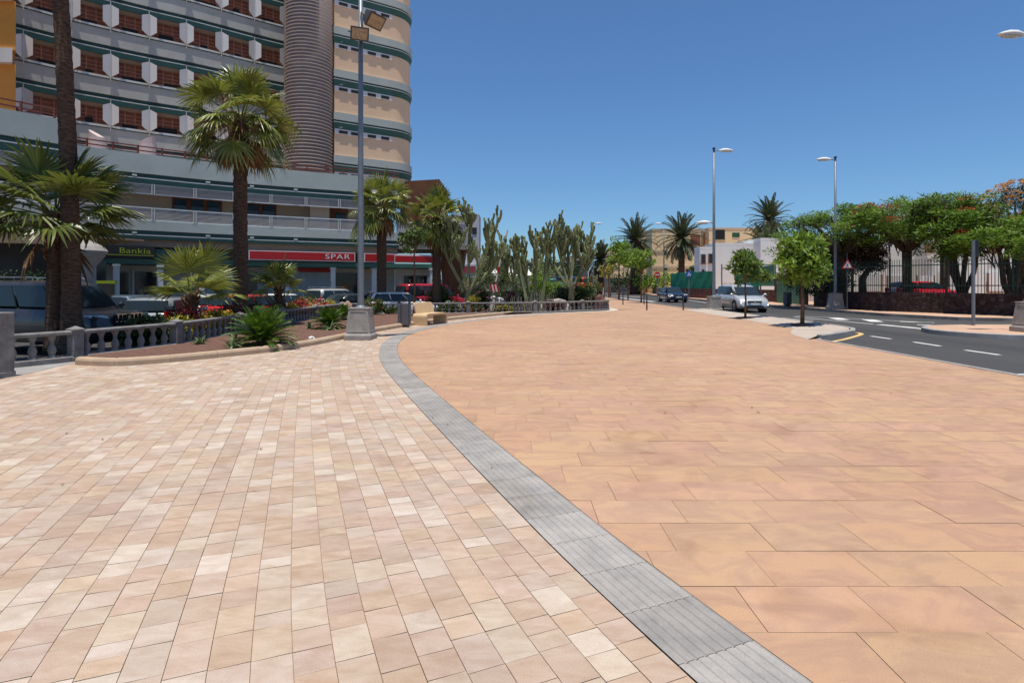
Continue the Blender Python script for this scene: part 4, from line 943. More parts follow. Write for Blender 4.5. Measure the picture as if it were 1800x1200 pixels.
# slender columnar cacti
m = MB(); r = random.Random(8)
for i in range(9):
    t = thing('columnar_cactus', 'thin grey columnar cactus stems in a row below the middle candelabra cactus', 'cactus', W(905+i*8, 33.4+r.uniform(0, .8), z=0), 0, 'thin columnar cacti')
    m = MB()
    for k in range(5): x = r.uniform(-.12, .12); h = r.uniform(.6, 1.15); m.tube([(x, r.uniform(-.1, .1), 0), (x*2, 0, h*.6), (x*2.6, 0, h)], [.035, .035, .02], 6, star=.2)
    m.build('stems', pm('pale_cactus', (.20, .19, .13), .8, .25, 6), t)
def rock(name, label, p, s, mat, seed):
    r = random.Random(seed); bm = bmesh.new(); bmesh.ops.create_icosphere(bm, subdivisions=3, radius=1)
    from mathutils import noise
    for v in bm.verts:
        q = v.co.copy(); v.co = Vector((q.x*s[0], q.y*s[1], q.z*s[2]))*(1+.35*noise.noise(q*1.5+Vector((seed, 0, 0)))+.12*noise.noise(q*4))
    me = bpy.data.meshes.new(name); bm.to_mesh(me); bm.free(); me.materials.append(mat); o = bpy.data.objects.new(name, me); COL.objects.link(o); o.location = p; return tag(o, label, 'rock')
rock('lava_rock', 'large rough reddish brown lava rock under the right oleander', W(1052, 36.6, z=.25), (.5, .45, .68), pm('lava', (.13, .06, .045), .95, .4, 5, .8, 15), 3)
rock('pale_rock', 'low pale grey rock at the foot of the rightmost cactus', W(975, 34.4, z=.2), (.9, .4, .55), pm('pale_rock', (.33, .29, .26), .9, .3, 4, .6, 15), 5)
rock('small_stone', 'small white stone lying in the gravel near the kerb', (-5.55, 15.75, .12), (.09, .06, .05), M_white, 6)
rock('planter_rock', 'brown rock at the balustrade corner behind the small cycad', (-8.2, 28.3, .3), (.3, .25, .42), pm('tan_rock', (.36, .24, .17), .95, .3, 4, .6, 15), 7)
# ---- street trees
def limbs(m, r, o, H, spread, n, rad, zs=.35):
    tips = []
    for k in range(n):
        a = 2*math.pi*k/n+r.uniform(-.3, .3); s_ = spread*r.uniform(.5, 1)
        P = [o, o+Vector((math.cos(a)*s_*.35, math.sin(a)*s_*.35, H*.35)), o+Vector((math.cos(a)*s_*.7, math.sin(a)*s_*.7, H*.7)), o+Vector((math.cos(a)*s_, math.sin(a)*s_, H*r.uniform(.85, 1)))]
        m.tube(P, [rad, rad*.7, rad*.45, rad*.2], 6); tips.append(P[-1])
    return tips
def young(label, p, H, hz, rad, mat, seed, tr=.05, k=40, bark=M_barkr, n=60, ragged=0, L=.2):
    t = thing('street_tree', label, 'tree', p, 0, 'young street trees on the plaza'); r = random.Random(seed)
    m = MB(); m.tube([(0, 0, -.05), (.02, 0, H*.5), (0, .02, H)], [tr*1.25, tr, tr*.75], 10); limbs(m, r, Vector((0, 0, H)), hz*1.5, rad*.7, 6, tr*.6); m.build('trunk', bark, t, smooth=True)
    m = MB(); c = (0, 0, H+hz*.85)
    clumps(m, c, (rad*.66, rad*.66, hz*.80), int(k*.72), int(n*1.15), rad*.33, r, L, L*.5, sq=.62)
    clumps(m, c, (rad*.92, rad*.92, hz*1.0), int(k*.25), int(n*.6), rad*.2, r, L, L*.5, sq=.6); 
    if ragged: clumps(m, (rad*1.0, 0, H+.35), (.35, .3, .2), 5, n, .22, r, L, L*.5)
    m.build('crown', mat, t)
    m = MB(); m.lathe((0, 0, 0), [(.0, .006), (.42, .006), (.42, -.02)], 20); m.build('tree_pit', M_soil, t)
    return t
young('largest young street tree, bright green, nearest the road corner', (11.07, 21.7, .085), 1.55, 1.12, 1.08, LG, 201, .065, k=52, n=44, L=.27)
young('young tree with ragged crown between the silver minivan and the lamp', W(1310, 26.6, z=.06), 1.65, .85, .80, leafm('mid_green_leaf', (.08, .14, .025), (.22, .32, .07), .45, .3, 3, .4, (.34, .42, .14)), 202, .045, k=30, n=44, ragged=1, L=.25)
young('small street tree directly left of the no entry sign', G(1127, 532), 2.4, 1.45, 1.35, LG, 203, .06, k=26, n=44, L=.28)
young('slim street tree in the middle of the three by the far road', G(1104, 527.5), 3.3, 1.3, 1.2, LG, 204, .06, k=20, n=44, L=.3)
young('tallest of the three street trees by the far road', G(1088, 526.5), 3.4, 1.8, 1.6, LG, 205, .09, k=28, n=48, L=.32)
young('sparse yellow green shrubby tree left of the three by the far road', W(1070, 70, z=0), 2.2, 1.1, 1.3, YL, 206, .06, k=12, n=34, L=.26)
young('sparse small tree behind the red van, in front of the terrace', W(728, 27.6, z=0), 3.1, .75, .95, GR, 207, .045, k=16, n=40, L=.22, bark=M_barkr)
# ---- flamboyant trees behind the stone wall
FT = leafm('flame_tree_leaf', (.075, .14, .015), (.19, .31, .03), .5, .28, .9, .4, (.28, .38, .05))
def flame_tree(label, p, H, rad, seed, stems=1, flow=12, zt=2.2, npad=60, top=7.2, tr=.26, mat=None, fm=None, bushy=0, flat=.86):
    t = thing('flame_tree', label, 'tree', p, 0, 'umbrella shaped trees behind the stone wall'); r = random.Random(seed); m = MB(); tips = []
    if stems == 1:
        m.tube([(0, 0, 0), (.03, 0, zt*.5), (0, 0, zt)], [tr*1.25, tr, tr*1.1], 12); o = Vector((0, 0, zt-.1)); tips = limbs(m, r, o, top-zt-.9, rad*.75, 9, tr*.62)
    else:
        for k in range(stems):
            a = 2*math.pi*k/stems+r.uniform(-.3, .3); b = Vector((0, 0, .9+r.uniform(-.2, .3))); q = b+Vector((math.cos(a)*.75, math.sin(a)*.5, zt-.8)); m.tube([b-Vector((0, 0, .3)), b.lerp(q, .5)+Vector((math.cos(a)*.22, 0, -.1)), q, q+Vector((math.cos(a)*.3, 0, 1.2))], [tr*.55, tr*.5, tr*.42, tr*.3], 8); tips += limbs(m, r, q+Vector((0, 0, .6)), top-zt-1.4, rad*.6, 4, tr*.3)
        m.tube([(0, 0, -.1), (0, 0, 1.1)], [tr*1.1, tr*.85], 10)
    # fine twigs under the canopy
    for _ in range(60):
        q = r.choice(tips); a = r.uniform(0, 6.28); m.tube([q*r.uniform(.55, 1), q+Vector((math.cos(a)*rad*.35, math.sin(a)*rad*.35, r.uniform(-.4, .5)))], [.03, .008], 4, cap=False)
    m.build('trunk', M_bark, t, smooth=True)
    m = MB(); fl = MB()
    for k in range(npad):
        rr = math.sqrt(r.random())*rad; a = r.uniform(0, 6.28); zc = top-.3-(top-zt-.9)*(rr/rad)**2.2*r.uniform(.65, 1.0)-r.uniform(0, .95)**1.5
        q = r.uniform(.45, .95); c = (math.cos(a)*rr, math.sin(a)*rr, zc); cloud(m, c, (q, q, q*.38), int(230*q), r, .26, .08, flat, .1)
        if r.random() < flow/npad: cloud(fl, (c[0], c[1]-.15, c[2]+q*.34), (q*.7, q*.6, .14), 60, r, .12, .08, .2, .1)
    m.build('crown', mat or FT, t)
    if fl.v: fl.build('flowers', fm or FR, t)
    return t
flame_tree('umbrella tree over the warning sign, leftmost of the row, few red flowers', W(1478, 37.5, z=0), 6, 4.0, 301, flow=5, top=6.9, zt=3.6, npad=80, tr=.28)
flame_tree('umbrella tree with single thick trunk and many orange red flower clusters', W(1594, 33.5, z=0), 6, 3.9, 302, flow=14, top=7.1, zt=3.55, npad=80, tr=.23)
flame_tree('umbrella tree with several dark stems left of the back-turned sign', W(1692, 31.5, z=0), 6, 3.2, 303, stems=4, flow=4, top=6.7, zt=3.2, npad=60, tr=.24)
flame_tree('umbrella tree with spreading stems near the right edge of the photo', W(1783, 28.8, z=0), 6, 3.1, 304, stems=4, flow=3, top=5.1, zt=2.9, npad=60, tr=.26)
flame_tree('farther umbrella tree filling the gap behind the multi stemmed ones', W(1660, 40, z=0), 6, 4.2, 305, flow=2, top=7.4, zt=4.6, npad=48, tr=.25)
# dark ivy mass and hedge under the leftmost umbrella tree
t = thing('creeper_tree', 'dark brown creeper covered tree mass between lamp and thick trunk', 'tree', W(1498, 38.5, z=0)); r = random.Random(310)
m = MB(); m.tube([(-.6, 0, 0), (-.8, 0, 2.2), (-1.6, 0, 3.6)], [.3, .25, .15], 8); m.tube([(.7, 0, 0), (.7, 0, 2.0), (1.6, 0, 3.4)], [.28, .22, .14], 8); m.build('trunk', M_bark, t, smooth=True)
m = MB(); clumps(m, (0, 0, 3.75), (2.5, 1.3, 1.35), 80, 150, .62, r, .18, .085); m.build('crown', leafm('dry_creeper', (.035, .022, .016), (.10, .06, .045), .8, .1, 2, .15), t)
t = thing('ivy_hedge', 'dark green ivy hedge on the wall behind the far lamp', 'hedge', W(1442, 37.5, z=0)); r = random.Random(311)
m = MB(); clumps(m, (0, 0, 1.7), (2.5, .3, .85), 70, 90, .38, r, .13, .07); m.build('foliage', DG, t); m = MB(); 
for k in range(8): m.tube([(-2.2+k*.6, 0, .9), (-2.1+k*.6, 0, 2.2)], [.03, .02], 5)
m.build('stems', M_bark, t)
# dark succulent tree with peach flower pads
t = thing('flowering_succulent_tree', 'dark upright tree dotted with peach coloured flower heads, top right of the photo', 'tree', W(1795, 31.5, z=0)); r = random.Random(312)
m = MB(); m.tube([(0, 0, 0), (0, 0, 4)], [.25, .2], 8); tips = limbs(m, r, Vector((0, 0, 2.2)), 4.2, 1.5, 9, .13); m.build('trunk', M_bark, t, smooth=True)
m = MB(); clumps(m, (0, 0, 5.2), (2.1, 1.6, 1.9), 120, 80, .42, r, .13, .05); m.build('crown', DG, t)
m = MB()
for _ in range(260):
    v = Vector((r.gauss(0, 1), r.gauss(-.3, 1), r.gauss(.5, .8))).normalized(); c = Vector((v.x*2.35, v.y*1.9, 5.2+v.z*2.2)); cloud(m, c, (.15, .15, .07), 40, r, .07, .06, .3, .1)
m.build('flowers', FPE, t)
# ================================================================ hotel
B_gry = pm('hotel_grey_green_paint', (.44, .475, .435), .85, .10, .5, .12, 20)
B_gryb = pm('hotel_balcony_panel', (.47, .465, .43), .85, .12, .8, .1, 30)
B_grn = pm('hotel_dark_green', (.045, .125, .10), .6, .15, 1.2, .05, 20)
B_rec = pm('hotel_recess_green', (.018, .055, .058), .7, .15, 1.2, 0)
B_lip = pm('hotel_white_lip', (.60, .62, .60), .7, .10, 2, .05, 20)
B_bei = pm('hotel_beige_render', (.86, .58, .37), .9, .06, .6, .25, 50)
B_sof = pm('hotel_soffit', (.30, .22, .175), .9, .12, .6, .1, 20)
B_sh = pm('wood_shutter_red_brown', (.24, .08, .045), .65, .25, 6, .1, 30)
B_shl = pm('wood_slat_light', (.46, .19, .11), .65, .2, 6, .1, 30)
B_fin = pm('fin_white_panel', (.72, .69, .67), .8, .05, 1, .05, 20)
B_ora = pm('orange_render', (.56, .235, .045), .9, .10, 1.5, .3, 8)
B_cyl = pm('shaft_mauve_brown', (.20, .175, .18), .9, .10, 1.2, .1, 20)
B_cyr = pm('shaft_rib', (.60, .50, .44), .85, .1, 1.2, .05, 20)
B_rail = pm('brown_rail', (.20, .055, .04), .6, .1, 3, 0)
B_wood = pm('window_wood', (.26, .085, .04), .6, .18, 5, .05, 30)
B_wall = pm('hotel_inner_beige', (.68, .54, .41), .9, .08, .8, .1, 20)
B_grw = pm('shop_grey_wall', (.56, .54, .51), .9, .1, 1, .1, 20)
B_col = pm('shop_column_paint', (.62, .62, .60), .8, .08, 2, .05, 20)
B_shu = pm('roller_shutter_blue_grey', (.40, .48, .55), .6, .08, 1, 0)
B_louv = pm('louvre_aluminium', (.50, .46, .43), .5, .08, 3, 0)
B_blk = pm('bank_sign_black', (.015, .013, .013), .45, .1, 3, 0)
B_cor = pm('rusty_brown_cladding', (.165, .065, .03), .8, .25, 1.2, .2, 14)
H = thing('hotel_building', 'large curved hotel with grey balconies, ribbed stair shaft and shops at street level', 'building')
def part(m, name, mat, par=None, **k): return m.build(name, mat, par if par is not None else H, **k)
PC = catmull([(-23.35, 29.3), (-22.2, 30.6), (-20, 32.45), (-18, 34.05), (-16, 35.35), (-13.8, 36.6), (-11, 38.0), (-9.2, 38.95), (-7.9, 39.7)], .4)
P2 = [Vector((-26.2, 16.6)), Vector((-23.0, 21.1)), Vector((-21.3, 23.5)), Vector((-19.8, 25.6)), ]
def off_curve(P, d): return [tuple(p) for p in offs(P, d)]
def on(P, u, d=0.0):   # point of a plan curve (offset d back) seen in column u, with tangent
    Q = offs(P, d) if d else P
    for a, b in zip(Q, Q[1:]):
        fa = a.x-(u-900)/1000*a.y; fb = b.x-(u-900)/1000*b.y
        if fa*fb <= 0 and fa != fb: t = fa/(fa-fb); return a+(b-a)*t, (b-a).normalized()
    e = Q[0] if abs(Q[0].x-(u-900)/1000*Q[0].y) < abs(Q[-1].x-(u-900)/1000*Q[-1].y) else Q[-1]
    return e, (Q[1]-Q[0]).normalized() if e is Q[0] else (Q[-1]-Q[-2]).normalized()
# travelling left to right, 'left of travel' is away from the camera (+offset = into the building)
def slab_edge(P, ztop, zlip, hgr, tag_='floor_edge', back=3.0, par=None, mat=None):
    m = MB(); m.sweep(P, [(0, zlip+.26), (0, ztop), (.18, ztop), (.18, zlip+.26)][::-1]); part(m, 'parapet', mat or B_gry, par)
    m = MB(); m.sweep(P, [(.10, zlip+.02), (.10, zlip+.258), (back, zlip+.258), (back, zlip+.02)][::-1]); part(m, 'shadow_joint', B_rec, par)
    m = MB(); m.sweep(P, [(-.03, zlip-.035), (-.03, zlip+.018), (back, zlip+.018), (back, zlip-.035)][::-1]); part(m, 'white_lip', B_lip, par)
    m = MB(); m.sweep(P, [(.02, zlip-hgr), (.0, zlip-.038), (back, zlip-.038), (back, zlip-hgr)][::-1]); part(m, 'green_fascia', B_grn, par)
def louvre(P, z0, z1, step=2.0, n=9, d=.06, par=None):
    m = MB()
    for z in (z0+.03, z1-.03): m.sweep(P, [(d, z-.035), (d, z+.035), (d+.06, z+.035), (d+.06, z-.035)][::-1])
    part(m, 'rail', B_lip, par)
    m = MB()
    for k in range(n):
        z = z0+.08+(z1-z0-.16)*(k+.5)/n; hgt = (z1-z0-.16)/n*.56; m.sweep(P, [(d+.02, z-hgt/2), (d+.02, z+hgt/2), (d+.035, z+hgt/2), (d+.035, z-hgt/2)][::-1])
    part(m, 'louvre_slats', B_louv, par)
    for q in resample([Vector(p) for p in P], step)[0:]:
        m = MB()
        i = min(range(len(P)), key=lambda k: (Vector(P[k])-q).length); a = Vector(P[max(i-1, 0)]); b = Vector(P[min(i+1, len(P)-1)]); t_ = (b-a).normalized(); an = math.atan2(t_.y, t_.x)
        for s_ in (-.06, .06): m.box((q.x+t_.x*s_, q.y+t_.y*s_+.02, (z0+z1)/2), (.045, .07, z1-z0), rz=an)
        part(m, 'rail_post', B_lip, par)
PCl = [tuple(p) for p in PC]; P2l = [tuple(p) for p in P2]
# ---- main podium
slab_edge(PCl, 8.92, 7.57, .30); slab_edge(PCl, 5.2, 4.38, .22)
PCb = [p for p in PCl]
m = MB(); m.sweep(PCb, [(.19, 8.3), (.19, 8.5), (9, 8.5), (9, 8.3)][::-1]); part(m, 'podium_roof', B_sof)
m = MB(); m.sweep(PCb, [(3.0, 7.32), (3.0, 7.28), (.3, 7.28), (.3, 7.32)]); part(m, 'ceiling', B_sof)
m = MB(); m.sweep(PCb, [(2.2, 4.6), (2.2, 7.3), (2.6, 7.3), (2.6, 4.6)][::-1]); part(m, 'upper_wall', B_wall)
Pl = [p for p in PCl if p[0] > -22.0]
louvre([p for p in PCl if p[0] < -10.1], 6.68, 7.27, 2.1, 7); louvre([p for p in PCl if p[0] < -8.2], 5.2, 5.95, 2.1, 8)
# metal light fittings on the lips
for zz in (7.62, 4.43):
    for u in (237, 366, 443, 520):
        p, t_ = on(PC, u); m = MB(); m.box((p.x+.02, p.y-.06, zz+.06), (.22, .1, .09), rz=math.atan2(t_.y, t_.x)); part(m, 'light_fitting', B_lip)
def panel(P, u0, u1, z0, z1, d, mat, name, th=.06, par=None, n=6):
    pts = []
    for k in range(n+1): q, _ = on(P, lerp(u0, u1, k/n), d); pts.append(tuple(q))
    m = MB(); m.sweep(pts, [(0, z0), (0, z1), (th, z1), (th, z0)][::-1]); return part(m, name, mat, par)
# first floor windows
for (a, b, mull) in ((303, 390, 3), (430, 486, 2), (0, 0, 0)):
    if a == b: continue
    w_ = panel(PC, a, b, 5.0, 6.98, 2.08, B_wood, 'window', .1)
    k = (b-a)/mull
    for i in range(mull): panel(PC, a+k*i+k*.12, a+k*(i+1)-k*.12, 5.1, 6.82, 2.0, B_sh if 0 else M_sglass, 'pane', .05, w_, 2)
w_ = panel(PC, 579, 612, 4.75, 7.2, 2.05, B_wood, 'window', .12); panel(PC, 590, 607, 4.9, 6.6, 1.98, M_sglass, 'pane', .05, w_, 2)
panel(PC, 545, 579, 4.65, 7.2, 1.0, B_wall, 'side_wall', .3, None, 2)
# brown rail on the podium edge
def brown_rail(P, z, par=None):
    m = MB()
    for k in (z+.18, z+.42): m.sweep(P, [(.05, k-.03), (.05, k+.03), (.11, k+.03), (.11, k-.03)][::-1])
    for q in resample([Vector(p) for p in P], 1.15): m.box((q.x, q.y+.08, z+.22), (.07, .07, .5))
    part(m, 'railing', B_rail, par)
brown_rail(PCl, 8.92)
# ---- street level arcade
m = MB(); m.sweep(PCb, [(2.6, ZP-.1), (2.6, 4.2), (2.9, 4.2), (2.9, ZP-.1)][::-1]); part(m, 'shop_wall', B_grw)
m = MB(); m.sweep(PCb, [(.3, 3.74), (.3, 4.17), (.34, 4.17), (.34, 3.74)][::-1]); part(m, 'shutter_box', B_sof)
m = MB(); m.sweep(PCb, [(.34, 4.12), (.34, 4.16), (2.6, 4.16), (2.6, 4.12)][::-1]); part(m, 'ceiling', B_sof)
m = MB(); m.sweep(PCb, [(.12, 2.74), (.08, 3.02), (2.6, 3.02), (2.6, 2.74)][::-1]); part(m, 'green_canopy', B_grn)
for u in (153, 204, 281, 354, 420, 506, 585, 657, 759):
    if u > 700: q = Vector((-.141*40.2, 40.2)); an = .45
    else: q, t_ = on(PC, u, .3); an = math.atan2(t_.y, t_.x)
    m = MB(); m.box((q.x, q.y, (2.74+ZP)/2), (.30, .30, 2.74-ZP), rz=an); m.box((q.x, q.y, 2.66), (.38, .38, .1), rz=an); part(m, 'column', B_col)
SH = [(157, 196, -.2, 2.3, B_grw), (168, 180, -.2, 2.0, M_dark), (208, 226, -.2, 2.3, M_sglass), (238, 276, .3, 2.35, M_sglass), (232, 236, -.2, 2.5, B_col), (284, 350, -.2, 2.5, B_grw), (296, 345, .3, 2.2, M_sglass), (360, 440, .15, 2.5, B_shu), (425, 452, .2, 2.4, M_sglass),
      (452, 528, -.1, 2.6, B_shu), (528, 582, .0, 2.45, B_shu), (590, 632, .1, 2.4, M_sglass), (636, 655, -.2, 2.45, M_dark), (662, 694, -.2, 2.6, B_grw)]
for i, (a, b, z0, z1, mt) in enumerate(SH):
    panel(PC, a, b, z0, z1, 2.5-.035*(i % 3), mt, {'shop_glass': 'shop_window', 'roller_shutter_blue_grey': 'roller_shutter', 'dark_opening': 'doorway'}.get(mt.name, 'wall_panel'), .08, None, 3)
panel(PC, 525, 582, 2.45, 2.73, 2.3, M_red, 'red_band', .06); panel(PC, 636, 655, 2.5, 2.72, 2.3, pm('cream_light_strip', (.6, .5, .3), .6), 'cream_band', .06)
panel(PC, 600, 612, .5, 1.55, 2.36, FO, 'orange_poster', .03, None, 2)
# shop right end (white framed window wall)
q0 = Vector((-8.6, 41.8)); q1 = Vector((-5.5, 42.6))
m = MB(); m.sweep([(-12.6, 40.2), (-8.62, 41.78)], [(0, ZP), (0, 4.1), (.3, 4.1), (.3, ZP)][::-1]); part(m, 'shop_wall', B_grw)
m = MB(); m.sweep([tuple(q0), tuple(q1)], [(0, ZP), (0, 2.74), (.3, 2.74), (.3, ZP)][::-1]); part(m, 'shop_front_wall', M_white)
def onseg(f, d=0): q = q0.lerp(q1, f); return q+Vector((.24, -.97))*d
def segpanel(f0, f1, z0, z1, d, mat, name, par=None):
    a, b = onseg(f0, d), onseg(f1, d); m = MB(); m.sweep([tuple(a), tuple(b)], [(0, z0), (0, z1), (.05, z1), (.05, z0)][::-1]); return part(m, name, mat, par)
w_ = segpanel(.2, .8, ZP+.1, 2.25, .03, M_sglass, 'shop_window')
r = random.Random(77)
posters = pm('price_posters', (.52, .52, .48), .8, .2, 8)
for k in range(14): f = .22+.045*(k % 3)+r.uniform(0, .01) if k < 9 else .22+.1*(k-8); z = .3+.32*(k//3) if k < 9 else 1.75; segpanel(f, f+.035, z, z+.22, .05, posters, 'poster', w_)
m = MB(); m.prism([(-11, 38.1), (-5.2, 40.6), (-5.0, 45), (-11, 45)], 2.76, 3.05); part(m, 'canopy_slab', B_grn)
# right end terrace with pale railing, rusty pier and box
m = MB(); m.prism([(-8.1, 39.9), (-2.9, 41.0), (-2.9, 46), (-10, 46)], 4.1, 4.42); part(m, 'terrace_slab', M_conc)
m = MB(); m.sweep([(-8.1, 39.9), (-2.9, 41.0)], [(0, 4.42), (0, 5.9), (.06, 5.9), (.06, 4.42)][::-1]); part(m, 'terrace_panel', pm('terrace_panel_pale', (.40, .40, .40), .7, .08, 1.5))
m = MB()
for k in range(46): q = Vector((-8.1, 39.9)).lerp(Vector((-2.9, 41.0)), k/45); m.box((q.x, q.y-.03, 5.2), (.025, .025, 1.55))
m.sweep([(-8.1, 39.85), (-2.9, 40.95)], [(0, 5.93), (0, 6.0), (.08, 6.0), (.08, 5.93)][::-1]); part(m, 'terrace_railing', B_col)
m = MB(); m.loft([[(-4.9, 41.6, ZP), (-4.05, 41.6, ZP), (-4.05, 43, ZP), (-4.9, 43, ZP)], [(-5.3, 41.4, 4.1), (-3.45, 41.4, 4.1), (-3.45, 43.4, 4.1), (-5.3, 43.4, 4.1)]]); part(m, 'tapered_pier', B_cor)
m = MB(); m.box((-5.75, 41.2, .9), (.75, .2, 2.6)); part(m, 'white_panel', M_white)
m = MB(); m.loft([[(-8.4, 42.8, 5.6), (-5.2, 41.9, 5.6), (-5.2, 47, 5.6), (-8.4, 47, 5.6)], [(-8.4, 42.8, 9.35), (-5.35, 41.9, 9.35), (-5.35, 47, 9.35), (-8.4, 47, 9.35)]]); part(m, 'rusty_block', B_cor)
m = MB(); m.box((-6.6, 42.1, 5.3), (2.6, .3, 1.6), rz=-.27); part(m, 'orange_wall', pm('orange_wall', (.5, .16, .06), .8))
m = MB(); m.box((-6.2, 46.0, 2.0), (.6, .6, 4.2)); part(m, 'column', B_col)
# ---- left projecting volume
slab_edge(P2l, 8.92, 7.57, .34); m = MB(); m.sweep(P2l, [(.2, 8.3), (.2, 8.5), (7, 8.5), (7, 8.3)][::-1]); part(m, 'podium_roof', B_sof)
brown_rail(P2l, 8.92); louvre(P2l, 6.6, 7.2, 1.9, 8); louvre(P2l, 5.15, 5.9, 1.9, 8)
m = MB(); m.sweep(P2l, [(0, 4.6), (0, 5.15), (.2, 5.15), (.2, 4.6)][::-1]); part(m, 'parapet', B_gry)
m = MB(); m.sweep(P2l, [(1.9, 4.5), (1.9, 7.3), (2.3, 7.3), (2.3, 4.5)][::-1]); part(m, 'upper_wall', B_wall)
w_ = panel(P2, 0, 55, 5.3, 6.6, 1.8, B_wood, 'window', .1, None, 2); panel(P2, 2, 22, 5.4, 6.5, 1.72, M_sglass, 'pane', .05, w_, 2); panel(P2, 28, 50, 5.4, 6.5, 1.72, M_sglass, 'pane', .05, w_, 2)
m = MB(); m.sweep([(-19.8, 25.6), (-21.5, 27.4), (-23.4, 29.4)], [(0, 4.0), (0, 8.9), (.2, 8.9), (.2, 4.0)][::-1]); part(m, 'end_wall', B_gry)
m = MB(); m.prism([(-26.3, 16.6), (-19.85, 25.6), (-23.4, 29.4), (-31, 21)], 4.2, 4.5); part(m, 'ceiling', B_sof)
m = MB(); m.prism([(-27.5, 19.5), (-18.2, 24.8), (-17.2, 26.6), (-22.5, 30.2)], 3.62, 3.70); part(m, 'entrance_canopy', pm('canopy_brown', (.32, .20, .13), .8, .1, 1))
m = MB(); m.prism([(-27.5, 19.4), (-18.1, 24.7), (-18.15, 24.9), (-27.6, 19.6)], 3.3, 4.0); part(m, 'canopy_fascia', pm('canopy_brown', (0, 0, 0)))
m = MB(); m.sweep([(-29, 22), (-22.5, 29.2)], [(0, ZP), (0, 4.2), (.3, 4.2), (.3, ZP)][::-1]); part(m, 'entrance_wall', pm('entrance_dark_wall', (.12, .12, .13), .7, .15, 1))
m = MB(); m.box((-21.5, 28.2, 1.5), (2.3, .1, 2.6), rz=.85); part(m, 'entrance_glass', M_sglass)
m = MB(); m.box((-16.3, 21.5, 1.0), (.72, .72, 2.6), rz=.2); m.lathe((-16.35, 21.5, 2.75), [(.85, 0), (.9, .12), (.75, .3), (.4, .5), (.05, .55)], 20); m.lathe((-16.35, 21.5, 2.28), [(.5, 0), (.8, .4), (.8, .47)], 20)
tag(m.build('gate_pillar', pm('pillar_stone', (.30, .28, .26), .9, .2, 2, .3, 30)), 'grey stone gate pillar with domed cap right of the tall bare palm trunk', 'pillar')
# orange block
for z0, z1 in ((9.0, 12.02), (12.7, 15.02), (15.7, 18.0), (18.7, 21)):
    m = MB(); m.prism([(-36, 26.2), (-23.55, 27.0), (-28.2, 32), (-36, 32)], z0, z1); part(m, 'orange_block', B_ora)
for z0 in (12.02, 15.02, 18.0):
    m = MB(); m.prism([(-36, 25.9), (-23.45, 26.7), (-28.3, 32.2), (-36, 32.2)], z0, z0+.68); part(m, 'white_slab', pm('white_slab_paint', (.52, .49, .46), .85, .1, 1))
# ---- curved balcony wing
WC = catmull([(-30.2, 28.6), (-28.8, 30.6), (-27.5, 32.0), (-26.2, 33.4), (-24.6, 34.8), (-23, 36.05), (-21.3, 37.25), (-19.7, 38.55), (-18.1, 39.9), (-16.4, 41.2), (-14.8, 42.3)], .35)
WCl = [tuple(p) for p in WC]
LV = [11.2, 14.2, 17.2, 20.2, 23.2]
for zf in [x for x in LV]:
    slab_edge(WCl, zf-.08, zf-1.27, .34, back=1.5, mat=B_gryb)
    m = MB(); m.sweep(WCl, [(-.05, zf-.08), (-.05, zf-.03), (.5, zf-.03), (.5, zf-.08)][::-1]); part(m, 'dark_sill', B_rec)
    m = MB(); m.sweep(WCl, [(.06, zf-.03), (.06, zf+.13), (.35, zf+.13), (.35, zf-.03)][::-1]); part(m, 'planter_ledge', B_fin)
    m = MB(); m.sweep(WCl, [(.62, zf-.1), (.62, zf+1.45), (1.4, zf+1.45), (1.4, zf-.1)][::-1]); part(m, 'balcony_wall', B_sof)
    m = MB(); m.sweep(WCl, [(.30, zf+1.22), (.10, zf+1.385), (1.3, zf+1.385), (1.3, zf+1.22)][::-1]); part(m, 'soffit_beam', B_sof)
rw_ = random.Random(55)
FU = [40, 125, 194, 262, 327, 388, 446, 500]
fins = None
